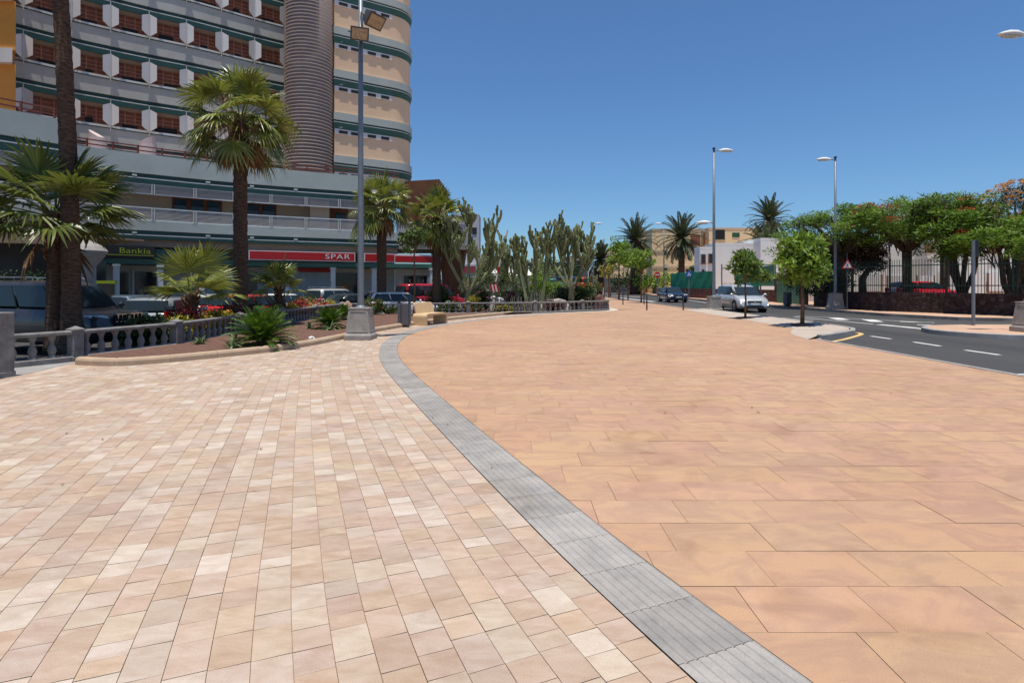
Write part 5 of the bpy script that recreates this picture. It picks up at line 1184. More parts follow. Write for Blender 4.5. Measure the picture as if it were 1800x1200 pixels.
for zi, zf in enumerate(LV):
    for ui, u in enumerate(FU):
        p, t_ = on(WC, u); an = math.atan2(t_.y, t_.x); nrm = Vector((t_.y, -t_.x))
        m = MB()
        for sg in (-1, 1):
            a = Vector((p.x, p.y))+nrm*.16; b = a+t_*(sg*.40)+nrm*.22
            q = [(a.x, a.y, zf+.02), (b.x, b.y, zf+.30), (b.x, b.y, zf+1.22), (a.x, a.y, zf+1.46)]
            th = nrm*.03
            m.loft([[(x+nrm.x*0, y, z) for x, y, z in q], [(x-nrm.x*.05, y-nrm.y*.05, z) for x, y, z in q]])
        f = part(m, 'balcony_fin', B_fin)
        m = MB(); m.tube([(p.x+nrm.x*.22, p.y+nrm.y*.22, zf-.25), (p.x+nrm.x*.22, p.y+nrm.y*.22, zf+1.65)], .022, 6); part(m, 'rod', B_col, f)
    for u0, u1 in zip(FU, FU[1:]):
        a, t1 = on(WC, u0+7, .55); b, t2 = on(WC, u1-7, .55); m = MB(); L_ = (b-a).length; an = math.atan2((b-a).y, (b-a).x); c = (a+b)/2
        m.box((c.x, c.y, zf+.62), (L_, .1, 1.35), rz=an); w_ = part(m, 'window', B_sh)
        m = MB(); t_ = (b-a).normalized(); nn = Vector((t_.y, -t_.x))*.07
        for k in range(5): m.box((c.x+nn.x, c.y+nn.y, zf+.28+k*.24), (L_*.98, .035, .045), rz=an)
        for s_ in (-.48, -.16, .16, .48): m.box((c.x+nn.x*1.2+t_.x*L_*s_, c.y+nn.y*1.2+t_.y*L_*s_, zf+.62), (.06, .05, 1.3), rz=an)
        part(m, 'slats', B_shl, w_)
        sh_ = rw_.choice([.0, .0, -.16, .16, .32]); fr_ = rw_.choice([.3, .62, .95]); hh_ = rw_.choice([.28, .34, .42])
        m = MB(); m.box((c.x+nn.x*1.5+t_.x*L_*sh_*.4, c.y+nn.y*1.5+t_.y*L_*sh_*.4, zf+.13+hh_/2), (L_*fr_*.8, .05, hh_), rz=an); part(m, 'open_pane', M_dark, w_)
m = MB(); m.sweep(WCl, [(1.4, 8.5), (1.4, 25), (8, 25), (8, 8.5)][::-1]); part(m, 'wing_core', B_sof)
slab_edge(WCl, 26.1, 24.9, .4, back=8)
# pinkish funnels on the podium roof
for u, v0, v1, wd in ((172, 228, 264, 26), (259, 240, 274, 24)):
    Y = 33.3 if u < 200 else 34.6; s_ = Y/1000; m = MB(); x = (u-900)*s_; zb = CH+(500-v1)*s_-.5; zt = CH+(500-v0)*s_
    n_ = 14; rg = []
    for z, rr in ((zb, .5), (zt-.5, .44)): rg.append([(x+rr*math.cos(2*pi*k/n_), Y+rr*math.sin(2*pi*k/n_), z) for k in range(n_)])
    rg.append([(x+.44*math.cos(2*pi*k/n_), Y+.44*math.sin(2*pi*k/n_), zt-.32+(-.3 if u < 200 else .3)*math.cos(2*pi*k/n_)) for k in range(n_)])
    m.loft(rg); part(m, 'roof_funnel', pm('funnel_pink_white', (.60, .50, .50), .85, .05, 1))
# ---- ribbed stair shaft
cx, cy, rr = -14.0, 39.2, 1.53
m = MB(); m.lathe((cx, cy, 8.3), [(rr, 0), (rr, 18)], 48); part(m, 'stair_shaft', B_cyl, smooth=True)
m = MB(); z = 9.3
while z < 25.5:
    m.lathe((cx, cy, z), [(rr-.02, 0), (rr+.07, .025), (rr+.07, .05), (rr-.02, .085)], 48); z += .232
part(m, 'ribs', B_cyr)
m = MB(); m.box((-13.2, 41.2, 16.5), (1.6, 1.2, 16), rz=.5); part(m, 'brown_infill', B_sh)
for k in range(6): m = MB(); m.box((-12.2, 39.9, 12.6+3*k), (.5, .5, .12), rz=.5); m.box((-12.2, 39.9, 12.9+3*k), (.5, .5, .05), rz=.5); part(m, 'landing', B_lip)
# ---- right tower
def tower_line(d):
    A = Vector((-12.35, 39.56)); t_ = Vector((.84, .543)); A = A-t_*d*.6+Vector((t_.y, -t_.x))*d; Bp = Vector((-8.7, 41.93))+Vector((t_.y, -t_.x))*d
    c0 = Vector((-8.7, 41.93))+Vector((-t_.y, t_.x))*1.9; R_ = 1.9+d; a0 = math.atan2(-t_.x, t_.y); out = [A]
    for k in range(13): a = lerp(a0, a0+R(92), k/12); out.append(c0+Vector((math.cos(a), math.sin(a)))*R_)
    out.append(out[-1]+Vector((-.56, .84))*8); return [tuple(p) for p in out]
TL = tower_line(0); TB = tower_line(.13); TS = [(-11.75, 41.5)]+TL
m = MB(); m.sweep(TL, [(0, 8.4), (0, 26), (.4, 26), (.4, 8.4)][::-1]); part(m, 'tower_wall', B_bei)
m = MB(); m.sweep([(TL[0][0]-1.0, TL[0][1]+1.6), (TL[0][0]-.01, TL[0][1]+.03)], [(0.01, 8.4), (0.01, 26), (.05, 26), (.05, 8.4)][::-1]); part(m, 'tower_side', B_sh)
for k in range(6):
    zt = 10.6+2.98*k
    m = MB(); m.sweep([(TB[0][0]-.6, TB[0][1]+1.4)]+TB, [(0, zt-.52), (0, zt), (.5, zt), (.5, zt-.52)][::-1]); part(m, 'band', B_gry)
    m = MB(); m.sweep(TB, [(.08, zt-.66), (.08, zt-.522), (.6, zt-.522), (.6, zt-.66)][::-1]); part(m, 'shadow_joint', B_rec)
    m = MB(); m.sweep(TB, [(-.02, zt-.70), (-.02, zt-.662), (.6, zt-.662), (.6, zt-.70)][::-1]); part(m, 'white_lip', B_lip)
    m = MB(); m.sweep(TB, [(.11, zt-1.12), (.0, zt-.702), (.6, zt-.702), (.6, zt-1.12)][::-1]); part(m, 'green_fascia', B_grn)
    t_ = Vector((.84, .543)); nn = Vector((t_.y, -t_.x)); a = Vector(TL[0])
    z = zt-1.32
    fr = MB(); c = a+t_*2.1; fr.box((c.x+nn.x*.02, c.y+nn.y*.02, z), (4.2, .08, .36), rz=math.atan2(t_.y, t_.x)); f = part(fr, 'slot_window_frame', B_fin)
    for j in range(4):
        c = a+t_*(.6, 1.45, 2.65, 3.65)[j]+nn*.05; m = MB(); m.box((c.x, c.y, z-.01), (.6, .08, .2), rz=math.atan2(t_.y, t_.x)); part(m, 'slot_window', M_dark, f)
# ---- shop signs (things hung on the building)
def sign_on(P, u0, u1, z0, z1, d, name, label, cat, back, face, inset=.05):
    a, _ = on(P, u0, d); b, _ = on(P, u1, d); t = thing(name, label, cat, (0, 0, 0)); an = math.atan2((b-a).y, (b-a).x); c = (a+b)/2; L_ = (b-a).length
    Mx = Matrix.Translation((c.x, c.y, (z0+z1)/2)) @ Matrix.Rotation(an, 4, 'Z')
    m = MB(); m.box((c.x, c.y, (z0+z1)/2), (L_, .12, z1-z0), rz=an); m.build('frame', back, t)
    nn = Vector((math.sin(an), -math.cos(an), 0)); m = MB(); c2 = Vector((c.x, c.y, (z0+z1)/2))+nn*.05; m.box(c2, (L_-inset*2, .06, z1-z0-inset*2), rz=an); m.build('panel', face, t)
    return t, Mx, L_, an
t, Mx, L_, an = sign_on(PC, 437, 624, 3.12, 3.72, -.03, 'supermarket_sign', 'long red supermarket sign reading SPAR with a pale frame', 'shop sign', M_white, M_red)
text_mesh('lettering', 'SPAR', .46, M_white, t, Mx @ Matrix.Translation((L_/2-1.15, -.085, .0)) @ Matrix.Rotation(R(90), 4, 'X'), .006, 1.12, 1.45)
t, Mx, L_, an = sign_on(PC, 640, 694, 3.12, 3.72, -.03, 'supermarket_sign', 'plain red supermarket sign board right of the lamp post, continuing behind two palms', 'shop sign', M_white, M_red)
m = MB(); m.sweep([(-8.15, 39.62), (-5.1, 40.9)], [(0, 3.12), (0, 3.72), (.12, 3.72), (.12, 3.12)][::-1]); m.build('frame', M_white, t)
m = MB(); m.sweep([(-8.13, 39.58), (-5.13, 40.84)], [(0, 3.17), (0, 3.6), (.1, 3.6), (.1, 3.17)][::-1]); m.build('panel', M_red, t)
B_yg = pm('yellow_green', (.30, .36, .01), .5, .05, 2, 0)
m0 = B_blk
t, Mx, L_, an = sign_on(PC, 166, 272, 3.10, 3.74, -.03, 'bank_sign', 'black bank sign reading Bankia above the left shops', 'shop sign', B_blk, B_blk)
text_mesh('lettering', 'Bankia', .42, B_yg, t, Mx @ Matrix.Translation((-L_/2+(241-166)/106*L_*.93, -.085, .03)) @ Matrix.Rotation(R(90), 4, 'X'), .006, 1.05, 1.3)
m = MB(); m.box((0, 0, 0), (L_-.1, .02, .035)); o = m.build('stripe', B_yg, t); o.data.transform(Mx @ Matrix.Translation((0, -.09, -.20)))
t2, Mx, L_, an = sign_on(PC, 273, 400, 3.05, 3.6, .3, 'green_shop_fascia', 'dark green shop fascia between the black bank sign and the red sign', 'shop sign', B_grn, B_grn)
# bank booth with yellow green top
t = thing('glass_booth', 'small glass booth with yellow green top strip below the bank sign', 'booth', W(187, 24, z=ZP), .3)
m = MB(); 
for x in (-.33, .33): m.box((x, 0, 1.0), (.04, .04, 2.0))
m.build('frame', pm('pale_green', (.3, .42, .25), .6), t); m = MB(); m.box((0, 0, 1.95), (.72, .3, .12)); m.build('top_strip', B_yg, t); m = MB(); m.box((0, 0, 1.1), (.62, .02, 1.55)); m.build('pane', M_sglass, t)
m = MB(); m.box((.1, -.3, .75), (.95, .05, .35)); o = m.build('mint_panel', pm('mint', (.42, .58, .48), .6)); o.location = W(205, 20.5, z=.0-.2); tag(o, 'pale mint green panel beside the round dry bush', 'panel')
shrub('dry_bush', 'round brown bush with yellowish top below the glass booth', 'shrub', W(190, 18.8, z=-.1), (.24, .24, .6), BR, 95, k=10, n=80, L=.08, Wd=.03, flower=YL, nf=24)
shrub('entrance_shrub', 'leafy light green shrub behind the roof of the dark off-road car', 'shrub', W(58, 19.5, z=ZP), (.8, .6, 1.15), GR, 96, k=26, n=70)
shrub('entrance_bush', 'dark bush in the shade of the hotel entrance at the left edge', 'shrub', W(5, 21, z=ZP), (1.2, .7, 1.45), DG, 97, k=30, n=70)
# ================================================================ vehicles
def lin(tab, x):
    for (a, b), (c, d) in zip(tab, tab[1:]):
        if x <= c: return b+(d-b)*(x-a)/(c-a) if c > a else d
    return tab[-1][1]
KINDS = {   # x from rear (0) to nose (1); lower-body top line, greenhouse base x0,x1, roof x0,x1
 'hatch': dict(L=4.0, W=1.72, H=1.47, top=[(0, .62), (.012, .90), (.03, .98), (.3, .97), (.70, .95), (.80, .90), (.93, .78), (.98, .66), (1, .45)], gb=(.035, .76), gt=(.10, .58), wt=.78, pil=[.33, .56]),
 'sedan': dict(L=4.6, W=1.76, H=1.42, top=[(0, .60), (.012, .88), (.04, .97), (.16, .98), (.3, .96), (.70, .93), (.82, .86), (.94, .74), (.985, .62), (1, .42)], gb=(.13, .75), gt=(.27, .57), wt=.74, pil=[.42, .56]),
 'suv': dict(L=4.75, W=1.88, H=1.88, top=[(0, .70), (.01, 1.08), (.03, 1.15), (.3, 1.15), (.70, 1.13), (.76, 1.10), (.93, .99), (.985, .85), (1, .5)], gb=(.02, .76), gt=(.06, .60), wt=.82, pil=[.26, .46]),
 'mpv': dict(L=4.35, W=1.76, H=1.64, top=[(0, .68), (.012, .98), (.03, 1.05), (.3, 1.05), (.72, 1.03), (.82, .97), (.93, .84), (.985, .68), (1, .45)], gb=(.03, .83), gt=(.08, .58), wt=.78, pil=[.30, .54, .68]),
 'van': dict(L=4.6, W=1.8, H=1.95, top=[(0, .7), (.01, 1.1), (.03, 1.17), (.3, 1.17), (.76, 1.13), (.84, 1.05), (.95, .88), (.985, .72), (1, .45)], gb=(.015, .83), gt=(.04, .66), wt=.86, pil=[.28, .52]),
}
M_tyre = pm('tyre', (.02, .02, .021), .85, .1, 8, .1, 60); M_rim = pm('alloy_rim', (.38, .38, .39), .35, .08, 5, 0, metal=.8)
def car(name, label, kind, mat, p, rz, rear_glass=None, group=None, spoiler=False, clad=False, roof=None, rails=False, scale=None, cat='car'):
    K = KINDS[kind]; t = thing(name, label, cat, p, rz, group); L, Wd, Hh = K['L'], K['W'], K['H']; hw = Wd/2
    m = MB(); rings = []
    xs = [0, .006, .02, .045, .09, .14, .2, .28, .36, .45, .55, .64, .70, .74, .78, .82, .86, .90, .94, .965, .985, .996, 1]
    for x in xs:
        zt = lin(K['top'], x); e = min(x, 1-x); k = 1-.10*max(0, 1-e/.09)**2-(.05 if e == 0 else 0); w_ = hw*k; zb = .22+.10*max(0, 1-e/.05); bl = (zb+zt)/2
        X = (x-.5)*L; sh = w_*.965
        rings.append([(X, -w_*.86, zb), (X, -w_*.985, zb+.06), (X, -w_, bl*.85), (X, -w_*.995, bl+.08), (X, -sh, zt-.07), (X, -w_*.90, zt-.012), (X, -w_*.45, zt+.012),
                      (X, w_*.45, zt+.012), (X, w_*.90, zt-.012), (X, sh, zt-.07), (X, w_*.995, bl+.08), (X, w_, bl*.85), (X, w_*.985, zb+.06), (X, w_*.86, zb)])
    m.loft([q[::-1] for q in rings]); body = m.build('body', mat, t, smooth=True)
    # greenhouse
    def gx(a): return (a-.5)*L
    b0, b1 = gx(K['gb'][0]), gx(K['gb'][1]); r0, r1 = gx(K['gt'][0]), gx(K['gt'][1]); wb, wt = hw*.93, hw*K['wt']
    def zb_(x): return lin(K['top'], x/L+.5)-.02
    m = MB(); rings = []
    zr = Hh
    for f in (0, .55, .86, 1):   # height fraction, walls bow inwards
        x0 = lerp(b0, r0, f**1.0)+(.06 if f == 1 else 0); x1 = lerp(b1, r1, f)-(.10 if f == 1 else 0); ww = lerp(wb, wt, f**1.3)-(.08 if f == 1 else 0); rg = []
        zf = lambda x: lerp(zb_(min(max(x, b0), b1)), zr-.03*abs(0), f) if f < 1 else zr
        pts = [(x0, -ww*.86), (x0+.10, -ww), (lerp(x0, x1, .5), -ww*1.01), (x1-.14, -ww), (x1, -ww*.80), (x1+.03, 0), (x1, ww*.80), (x1-.14, ww), (lerp(x0, x1, .5), ww*1.01), (x0+.10, ww), (x0, ww*.86), (x0-.02, 0)]
        rings.append([(x, y, lerp(zb_(x), zr-.045*(abs(y)/wt if f == 1 else 1)*(0 if f == 1 else 1), f)+(-.02 if f == 1 and abs(y) > wt*.5 else 0)) for x, y in pts])
    m.loft(rings); m.build('cabin', roof or mat, t, smooth=True, subsurf=1)
    # window panes, set just proud of the cabin
    def wallpt(x, f, sg, o=.012): ww = lerp(wb, wt, f**1.3); return (x, sg*(ww*1.012+o), lerp(zb_(x), zr-.02, f))
    def frontx(f): return lerp(b1, r1, f)
    def rearx(f): return lerp(b0, r0, f)
    fb, ft = .10, .80
    if kind == 'van' or kind == 'suv': fb = .06
    for sg in (-1, 1):
        X0b, X0t = rearx(fb)+.20*(1 if kind != 'sedan' else 1.5), rearx(ft)+.16; X1b, X1t = frontx(fb)-.16, frontx(ft)-.10
        cuts = [0]+[(gx(c)-X0b)/(X1b-X0b) for c in K['pil']]+[1]
        cuts = [c for c in cuts if 0 <= c <= 1]
        for a, b in zip(cuts, cuts[1:]):
            a2 = a+(.018 if a > 0 else 0); b2 = b-(.018 if b < 1 else 0)
            q = [wallpt(lerp(X0b, X1b, a2), fb, sg), wallpt(lerp(X0b, X1b, b2), fb, sg), wallpt(lerp(X0t, X1t, b2), ft, sg), wallpt(lerp(X0t, X1t, a2), ft, sg)]
            m = MB(); m.loft([q, [(x, y-sg*.03, z) for x, y, z in q]]); m.build('side_window', M_glass, t)
    def cross(xf, f, o): ww = lerp(wb, wt, f**1.3)*.84; x = xf(f); return [(x+o, -ww, lerp(zb_(xf(0)), zr-.02, f)), (x+o*1.6, 0, lerp(zb_(xf(0)), zr-.02, f)+.005), (x+o, ww, lerp(zb_(xf(0)), zr-.02, f))]
    for nm, xf, o in (('windscreen', frontx, .028), ('rear_window', rearx, -.028)):
        f0 = .06 if nm == 'windscreen' else .14; R_ = [cross(xf, f, o) for f in (f0, .5, .80)]; m = MB()
        m.loft(R_+[[(x-o*.9, y, z) for x, y, z in q] for q in R_[::-1]], cap=False, closed=False); m.build(nm, M_glass, t)
    # wheels
    wr = .33 if kind != 'suv' else .38; wx = (L*.5-.80 if kind != 'sedan' else L*.5-.88)
    for sx in (-1, 1):
        for sy in (-1, 1):
            X = sx*wx-(.02 if sx > 0 else -.02)
            m = MB(); m.tube([(X, sy*(hw-.26), wr+.02), (X, sy*(hw+.004), wr+.02)], wr+.065, 24); m.build('wheel_arch', M_black, t)
            m = MB(); m.tube([(X, sy*(hw-.20), wr), (X, sy*(hw-.19), wr), (X, sy*(hw+.002), wr), (X, sy*(hw+.014), wr)], [wr*.96, wr, wr, wr*.94], 28); wh = m.build('wheel', M_tyre, t, smooth=False)
            m = MB(); m.tube([(X, sy*(hw+.0), wr), (X, sy*(hw+.018), wr)], wr*.30, 16)
            for k in range(7):
                a = k*2*pi/7; d = Vector((math.cos(a), 0, math.sin(a))); m.tube([Vector((X, sy*(hw+.010), wr)), Vector((X, sy*(hw+.016), wr))+d*wr*.62], [.035, .028], 5)
            n_ = 24; A = [(X+math.cos(2*pi*k/n_)*wr*.68, sy*(hw+.018), wr+math.sin(2*pi*k/n_)*wr*.68) for k in range(n_)]; B = [(X+math.cos(2*pi*k/n_)*wr*.60, sy*(hw+.018), wr+math.sin(2*pi*k/n_)*wr*.60) for k in range(n_)]
            m.loft([A, B], cap=False); m.build('rim', M_rim, wh)
            if clad or kind == 'suv':
                m = MB(); arc = [(X+math.cos(a)*(wr+.10), sy*(hw+.0), wr+.02+math.sin(a)*(wr+.10)) for a in [pi*k/12 for k in range(13)]]; m.tube(arc, .045, 6); m.build('arch_trim', mat, t, smooth=True)
    nose, tail = L/2, -L/2; zl = .66 if kind not in ('suv', 'van') else .86
    for sy in (-1, 1):
        m = MB(); m.loft([[(nose-.20, sy*hw*.52, zl-.08), (nose-.36, sy*hw*.95, zl-.05), (nose-.46, sy*hw*.97, zl+.10), (nose-.26, sy*hw*.60, zl+.09)], [(nose-.01-.04, sy*hw*.50, zl-.09), (nose-.17, sy*(hw*.90), zl-.06), (nose-.30, sy*(hw*.965), zl+.10), (nose-.10, sy*hw*.56, zl+.06)]]); m.build('headlight', M_lampg, t, bevel=.01)
        zt_ = .86 if kind != 'suv' else .98
        m = MB(); m.box((tail+.06, sy*hw*.80, zt_), (.16, hw*.26, .30 if kind != 'sedan' else .18)); m.build('tail_light', M_tail, t, bevel=.03)
        X = b1-.18; m = MB(); m.ball((X, sy*(hw+.10), zb_(X)+.06), (.07, .11, .075), 10, 6); m.tube([(X, sy*(hw-.06), zb_(X)+.0), (X, sy*(hw+.06), zb_(X)+.03)], .03, 6); m.build('wing_mirror', mat, t, smooth=True)
        m = MB(); 
        for xd in K['pil'][-2:]: m.box((gx(xd)-.1, sy*(hw+.005), zb_(0)-.16), (.17, .03, .03))
        m.build('door_handle', M_chrome if kind == 'suv' else mat, t)
    m = MB(); m.box((nose-.02, 0, zl-.04), (.06, hw*.9, .11 if kind != 'suv' else .26)); m.box((nose-.005, 0, .36), (.05, hw*1.1, .12)); gr = m.build('grille', M_black, t)
    m = MB(); m.tube([(nose+.01, 0, zl+.0), (nose+.025, 0, zl+.0)], .055, 14)
    m.box((nose+.012, 0, zl-.095), (.02, hw*.86, .015)); m.build('badge_strip', M_chrome, gr)
    m = MB(); m.box((nose+.02, 0, .50), (.02, .50, .11)); m.build('number_plate', M_plate, t); m = MB(); m.box((tail-.01, 0, .72 if kind != 'suv' else .62), (.02, .50, .11)); m.build('number_plate', M_plate, t)
    if spoiler: m = MB(); m.box((r0-.02, 0, Hh-.03), (.28, wt*1.7, .04)); m.build('spoiler', mat, t, bevel=.015)
    if rails:
        m = MB()
        for sy in (-1, 1): m.tube([(r0+.15, sy*wt*.85, Hh+.0), (r0+.25, sy*wt*.85, Hh+.05), (r1-.4, sy*wt*.85, Hh+.05), (r1-.25, sy*wt*.85, Hh-.01)], .018, 6)
        m.build('roof_rails', M_galv, t)
    return t
gp = 'cars parked behind the balustrade'
P_sil = paint('silver', (.58, .58, .56), .4, .3); P_blk = paint('black', (.03, .028, .03), .0, .3, .6); P_blu = paint('dark_blue', (.005, .009, .024), .0, .25, .6)
P_gry = paint('mid_grey', (.30, .32, .34), .3, .28); P_red = paint('red', (.55, .015, .018), 0, .25); P_wht = paint('white', (.68, .68, .66), 0, .3); P_dgn = paint('dark_grey', (.05, .06, .065), .4, .25); P_rd2 = paint('deep_red', (.36, .012, .02), 0, .2)
sv = car('off_road_car', 'black off-road car with chrome grille partly hidden by the tall bare palm trunk', 'suv', P_blk, (-12.6, 15.75, -.14), R(-12), group=gp, rails=True)
m = MB()
for k in range(7): m.box((4.75/2+.035, -.36+.12*k, .84), (.03, .025, .2), M=Matrix.Rotation(0, 4, 'X'))
m.box((4.75/2+.035, 0, .96), (.03, .8, .02)); m.build('chrome_bars', M_chrome, sv)
m = MB(); m.box((-4.75/2-.12, 0, .95), (.2, .6, .6)); m.build('spare_wheel', M_black, sv, bevel=.05)
car('parked_car', 'mid grey hatchback seen from behind right of the off-road car', 'hatch', P_gry, (-11.75, 19.35, ZP), R(103), group=gp)
car('parked_car', 'blue grey car mostly hidden behind the grey hatchback', 'hatch', paint('blue_grey', (.10, .14, .19), .4, .3), (-15.6, 23.6, ZP), R(95), group=gp)
car('parked_car', 'silver car of which only a roof shows above the red hatchback', 'hatch', P_sil, (-13.3, 25.4, ZP), R(95), group=gp)
car('parked_car', 'bright red hatchback behind the large palm trunk', 'hatch', P_red, (-11.35, 24.6, ZP), R(80), group=gp)
car('parked_car', 'white saloon parked just beyond the red hatchback', 'sedan', P_wht, (-11.9, 29.6, ZP), R(76), group=gp)
car('parked_car', 'silver tall estate car beyond the white saloon', 'mpv', P_sil, (-10.7, 34.6, ZP), R(64), group=gp, rails=True)
car('parked_car', 'dark green grey saloon in front of the silver tall estate car', 'sedan', P_dgn, (-9.0, 32.6, ZP-.05), R(55), group=gp)
car('parked_car', 'dark grey hatchback between the lamp post and the stocky palm', 'hatch', P_dgn, (-8.0, 34.8, ZP), R(100), group=gp)
car('parked_car', 'white hatchback with roof spoiler behind the litter bin', 'hatch', P_wht, (-6.1, 31.3, ZP), R(22), group=gp, spoiler=True)
car('parked_van', 'deep red minibus behind the white hatchback and the bench', 'van', P_rd2, (-5.15, 36.6, ZP), R(35), group=gp, cat='van')
car('minivan', 'silver minivan driving toward the camera on the road', 'mpv', P_sil, (13.95, 34.75, -.02), R(-91), rails=True)
car('saloon_car', 'dark blue saloon driving toward the camera at the road bend', 'sedan', P_blu, (14.85, 52.8, -.02), R(-91))
car('small_white_car', 'distant white car far down the road beside the mesh fence', 'sedan', P_wht, W(1050, 100, z=-.02), R(-88))
car('red_car', 'bright red car parked behind the railings under the thick trunked tree', 'hatch', P_red, (27.2, 37.6, .38), R(-6))
car('delivery_van', 'bright orange red van behind the garden, right of the cactus trunk', 'van', paint('orange_red', (.6, .09, .03), 0, .3), W(1017, 84, z=.75), R(118), cat='van')
car('blue_van', 'bright blue van behind the rightmost cactus trunk', 'van', paint('bright_blue', (.03, .13, .42), 0, .3), W(992, 82, z=.85), R(110), cat='van')
car('teal_van', 'teal green van left of the blue van behind the cacti', 'van', paint('teal', (.03, .2, .17), 0, .3), W(969, 86, z=.55), R(100), cat='van')
0 and car('light_car', 'pale van beyond the white houses gate, behind the silver minivan', 'van', P_wht, W(1273, 46, z=.05), R(180), cat='van')
# ================================================================ right side walls, fences, houses
M_bas = stonem('dark_basalt_wall', [(.022, .014, .013), (.045, .026, .024), (.034, .022, .022), (.075, .055, .052), (.026, .016, .016)], 6.0, (.028, .02, .018))
M_bas2 = stonem('red_brown_stone', [(.07, .03, .025), (.13, .065, .05), (.09, .045, .04)], 3.5, (.05, .03, .025))
M_rub = stonem('rubble_wall', [(.07, .06, .06), (.30, .28, .27), (.14, .12, .12)], 1.6, (.06, .05, .05))
def wall(name, label, line, z0, z1, th, mat, cat='wall', cap=None):
    t = thing(name, label, cat); m = MB(); m.sweep(line, [(0, z0), (0, z1), (th, z1), (th, z0)][::-1]); m.build('masonry', mat, t)
    if cap: m = MB(); m.sweep(line, [(-.04, z1), (-.04, z1+.07), (th+.04, z1+.07), (th+.04, z1)][::-1]); m.build('coping', cap, t)
    return t
WL = [(21.0, 39.6), (20.4, 36.2), (20.35, 33.5), (21.0, 31.0), (22.2, 29.2), (23.85, 26.6), (27.5, 23.4), (40, 20)]
WL2 = catmull(WL, .6)
wall('stone_wall', 'dark basalt garden wall behind the far pavement under the umbrella trees', [tuple(p) for p in WL2][::1], .05, 1.17, .35, M_bas)
t = thing('iron_railing', 'dark green iron railing standing on the dark basalt wall', 'railing')
fl_ = [tuple(p) for p in offs(WL2, .18)]; M_iron = pm('green_iron', (.02, .05, .035), .5, .1, 3, 0)
m = MB()
for z in (1.55, 2.62): m.sweep(fl_, [(-.02, z-.025), (-.02, z+.025), (.02, z+.025), (.02, z-.025)][::-1])
m.build('rail', M_iron, t); m = MB(); m2 = MB()
for i, q in enumerate(resample([Vector(p) for p in fl_], .135)):
    m.box((q.x, q.y, 2.05), (.022, .022, 1.8))
m.build('bars', M_iron, t)
for q in resample([Vector(p) for p in fl_], 2.7):
    m = MB(); m.box((q.x, q.y, 2.1), (.08, .08, 1.95)); m.build('railing_post', M_iron, t)
wall('gate_surround', 'brown stone gateway around the green garage gate', [(21.9, 47.5), (21.2, 41.5)], .05, 2.3, .4, M_bas2)
t = thing('green_gate', 'green painted metal gate set in the brown stone gateway', 'gate'); m = MB()
for k in range(10): a = Vector((21.75, 46.6)).lerp(Vector((21.25, 42.0)), k/10); b = Vector((21.75, 46.6)).lerp(Vector((21.25, 42.0)), (k+.93)/10); m.sweep([tuple(a), tuple(b)], [(-.06, .12), (-.06, 1.95), (.0, 1.95), (.0, .12)][::-1])
m.build('boards', pm('gate_green', (.05, .17, .10), .6, .15, 1), t)
wall('low_stone_wall', 'reddish brown low stone wall behind the blue saloon and minivan', [(19.3, 74), (19.9, 64), (20.8, 58), (22.2, 48)], .05, 1.15, .35, M_bas2)
M_mesh = pm('green_mesh', (.015, .20, .11), .8, .15, .8, .2, 15)
t = thing('green_mesh_fence', 'bright green shade mesh fence on the low stone wall behind the crossing sign', 'fence'); m = MB()
gl = [(19.6, 70.5), (20.1, 64), (20.9, 59), ]; r = random.Random(4)
q = resample(catmull(gl, .5), .8); rg = []
for k, p_ in enumerate(q): h = 3.0+r.uniform(-.1, .06); rg.append([(p_.x+.1, p_.y, 1.15), (p_.x+.1+r.uniform(-.05, .05), p_.y, 2.1), (p_.x+.1, p_.y, h), (p_.x+.16, p_.y, h), (p_.x+.16, p_.y, 1.15)])
m.loft(rg); m.build('mesh', M_mesh, t); m = MB()
for p_ in q[::3]: m.box((p_.x+.2, p_.y, 2.0), (.06, .06, 2.0))
m.build('fence_posts', M_iron, t)
t = thing('tall_gate_fence', 'tall green framed mesh screen behind the silver minivan', 'fence')
A = Vector((21.2, 57.5)); Bq = Vector((22.3, 48.2)); zt0, zt1 = 3.3, 3.35; m = MB()
for f, zt in ((0, 3.25), (.42, 3.3), (.72, 3.3), (.76, 3.3), (1, 3.4)): p_ = A.lerp(Bq, f); m.box((p_.x, p_.y, zt/2+.4), (.09, .09, zt-.8+.8))
m.tube([(A.x, A.y, 3.22), (Bq.x, Bq.y, 3.32)], .05, 6); m.tube([(A.lerp(Bq, .42).x, A.lerp(Bq, .42).y, 1.5), (Bq.x, Bq.y, 1.5)], .04, 6); m.build('frame', pm('fence_green', (.02, .15, .09), .6), t)
m = MB(); a, b = A.lerp(Bq, .28), A.lerp(Bq, .70); m.loft([[(a.x, a.y, 1.2), (a.x, a.y, 3.1), (a.x+.04, a.y, 3.1), (a.x+.04, a.y, 1.2)], [(b.x, b.y, 1.2), (b.x, b.y, 3.2), (b.x+.04, b.y, 3.2), (b.x+.04, b.y, 1.2)]]); m.build('dense_mesh', M_mesh, t)
m = MB(); a, b = A.lerp(Bq, .71), A.lerp(Bq, .98); m.loft([[(a.x, a.y, 1.5), (a.x, a.y, 3.15), (a.x+.03, a.y, 3.15), (a.x+.03, a.y, 1.5)], [(b.x, b.y, 1.5), (b.x, b.y, 3.28), (b.x+.03, b.y, 3.28), (b.x+.03, b.y, 1.5)]]); m.build('pale_mesh', pm('pale_green_mesh', (.08, .22, .13), .8, .15, 2), t)
wall('rubble_wall', 'low black and white rubble wall along the far road', [(11, 122), (20, 116), (24, 98), (22.3, 88), (19.6, 76)], .0, 1.15, .4, M_rub)
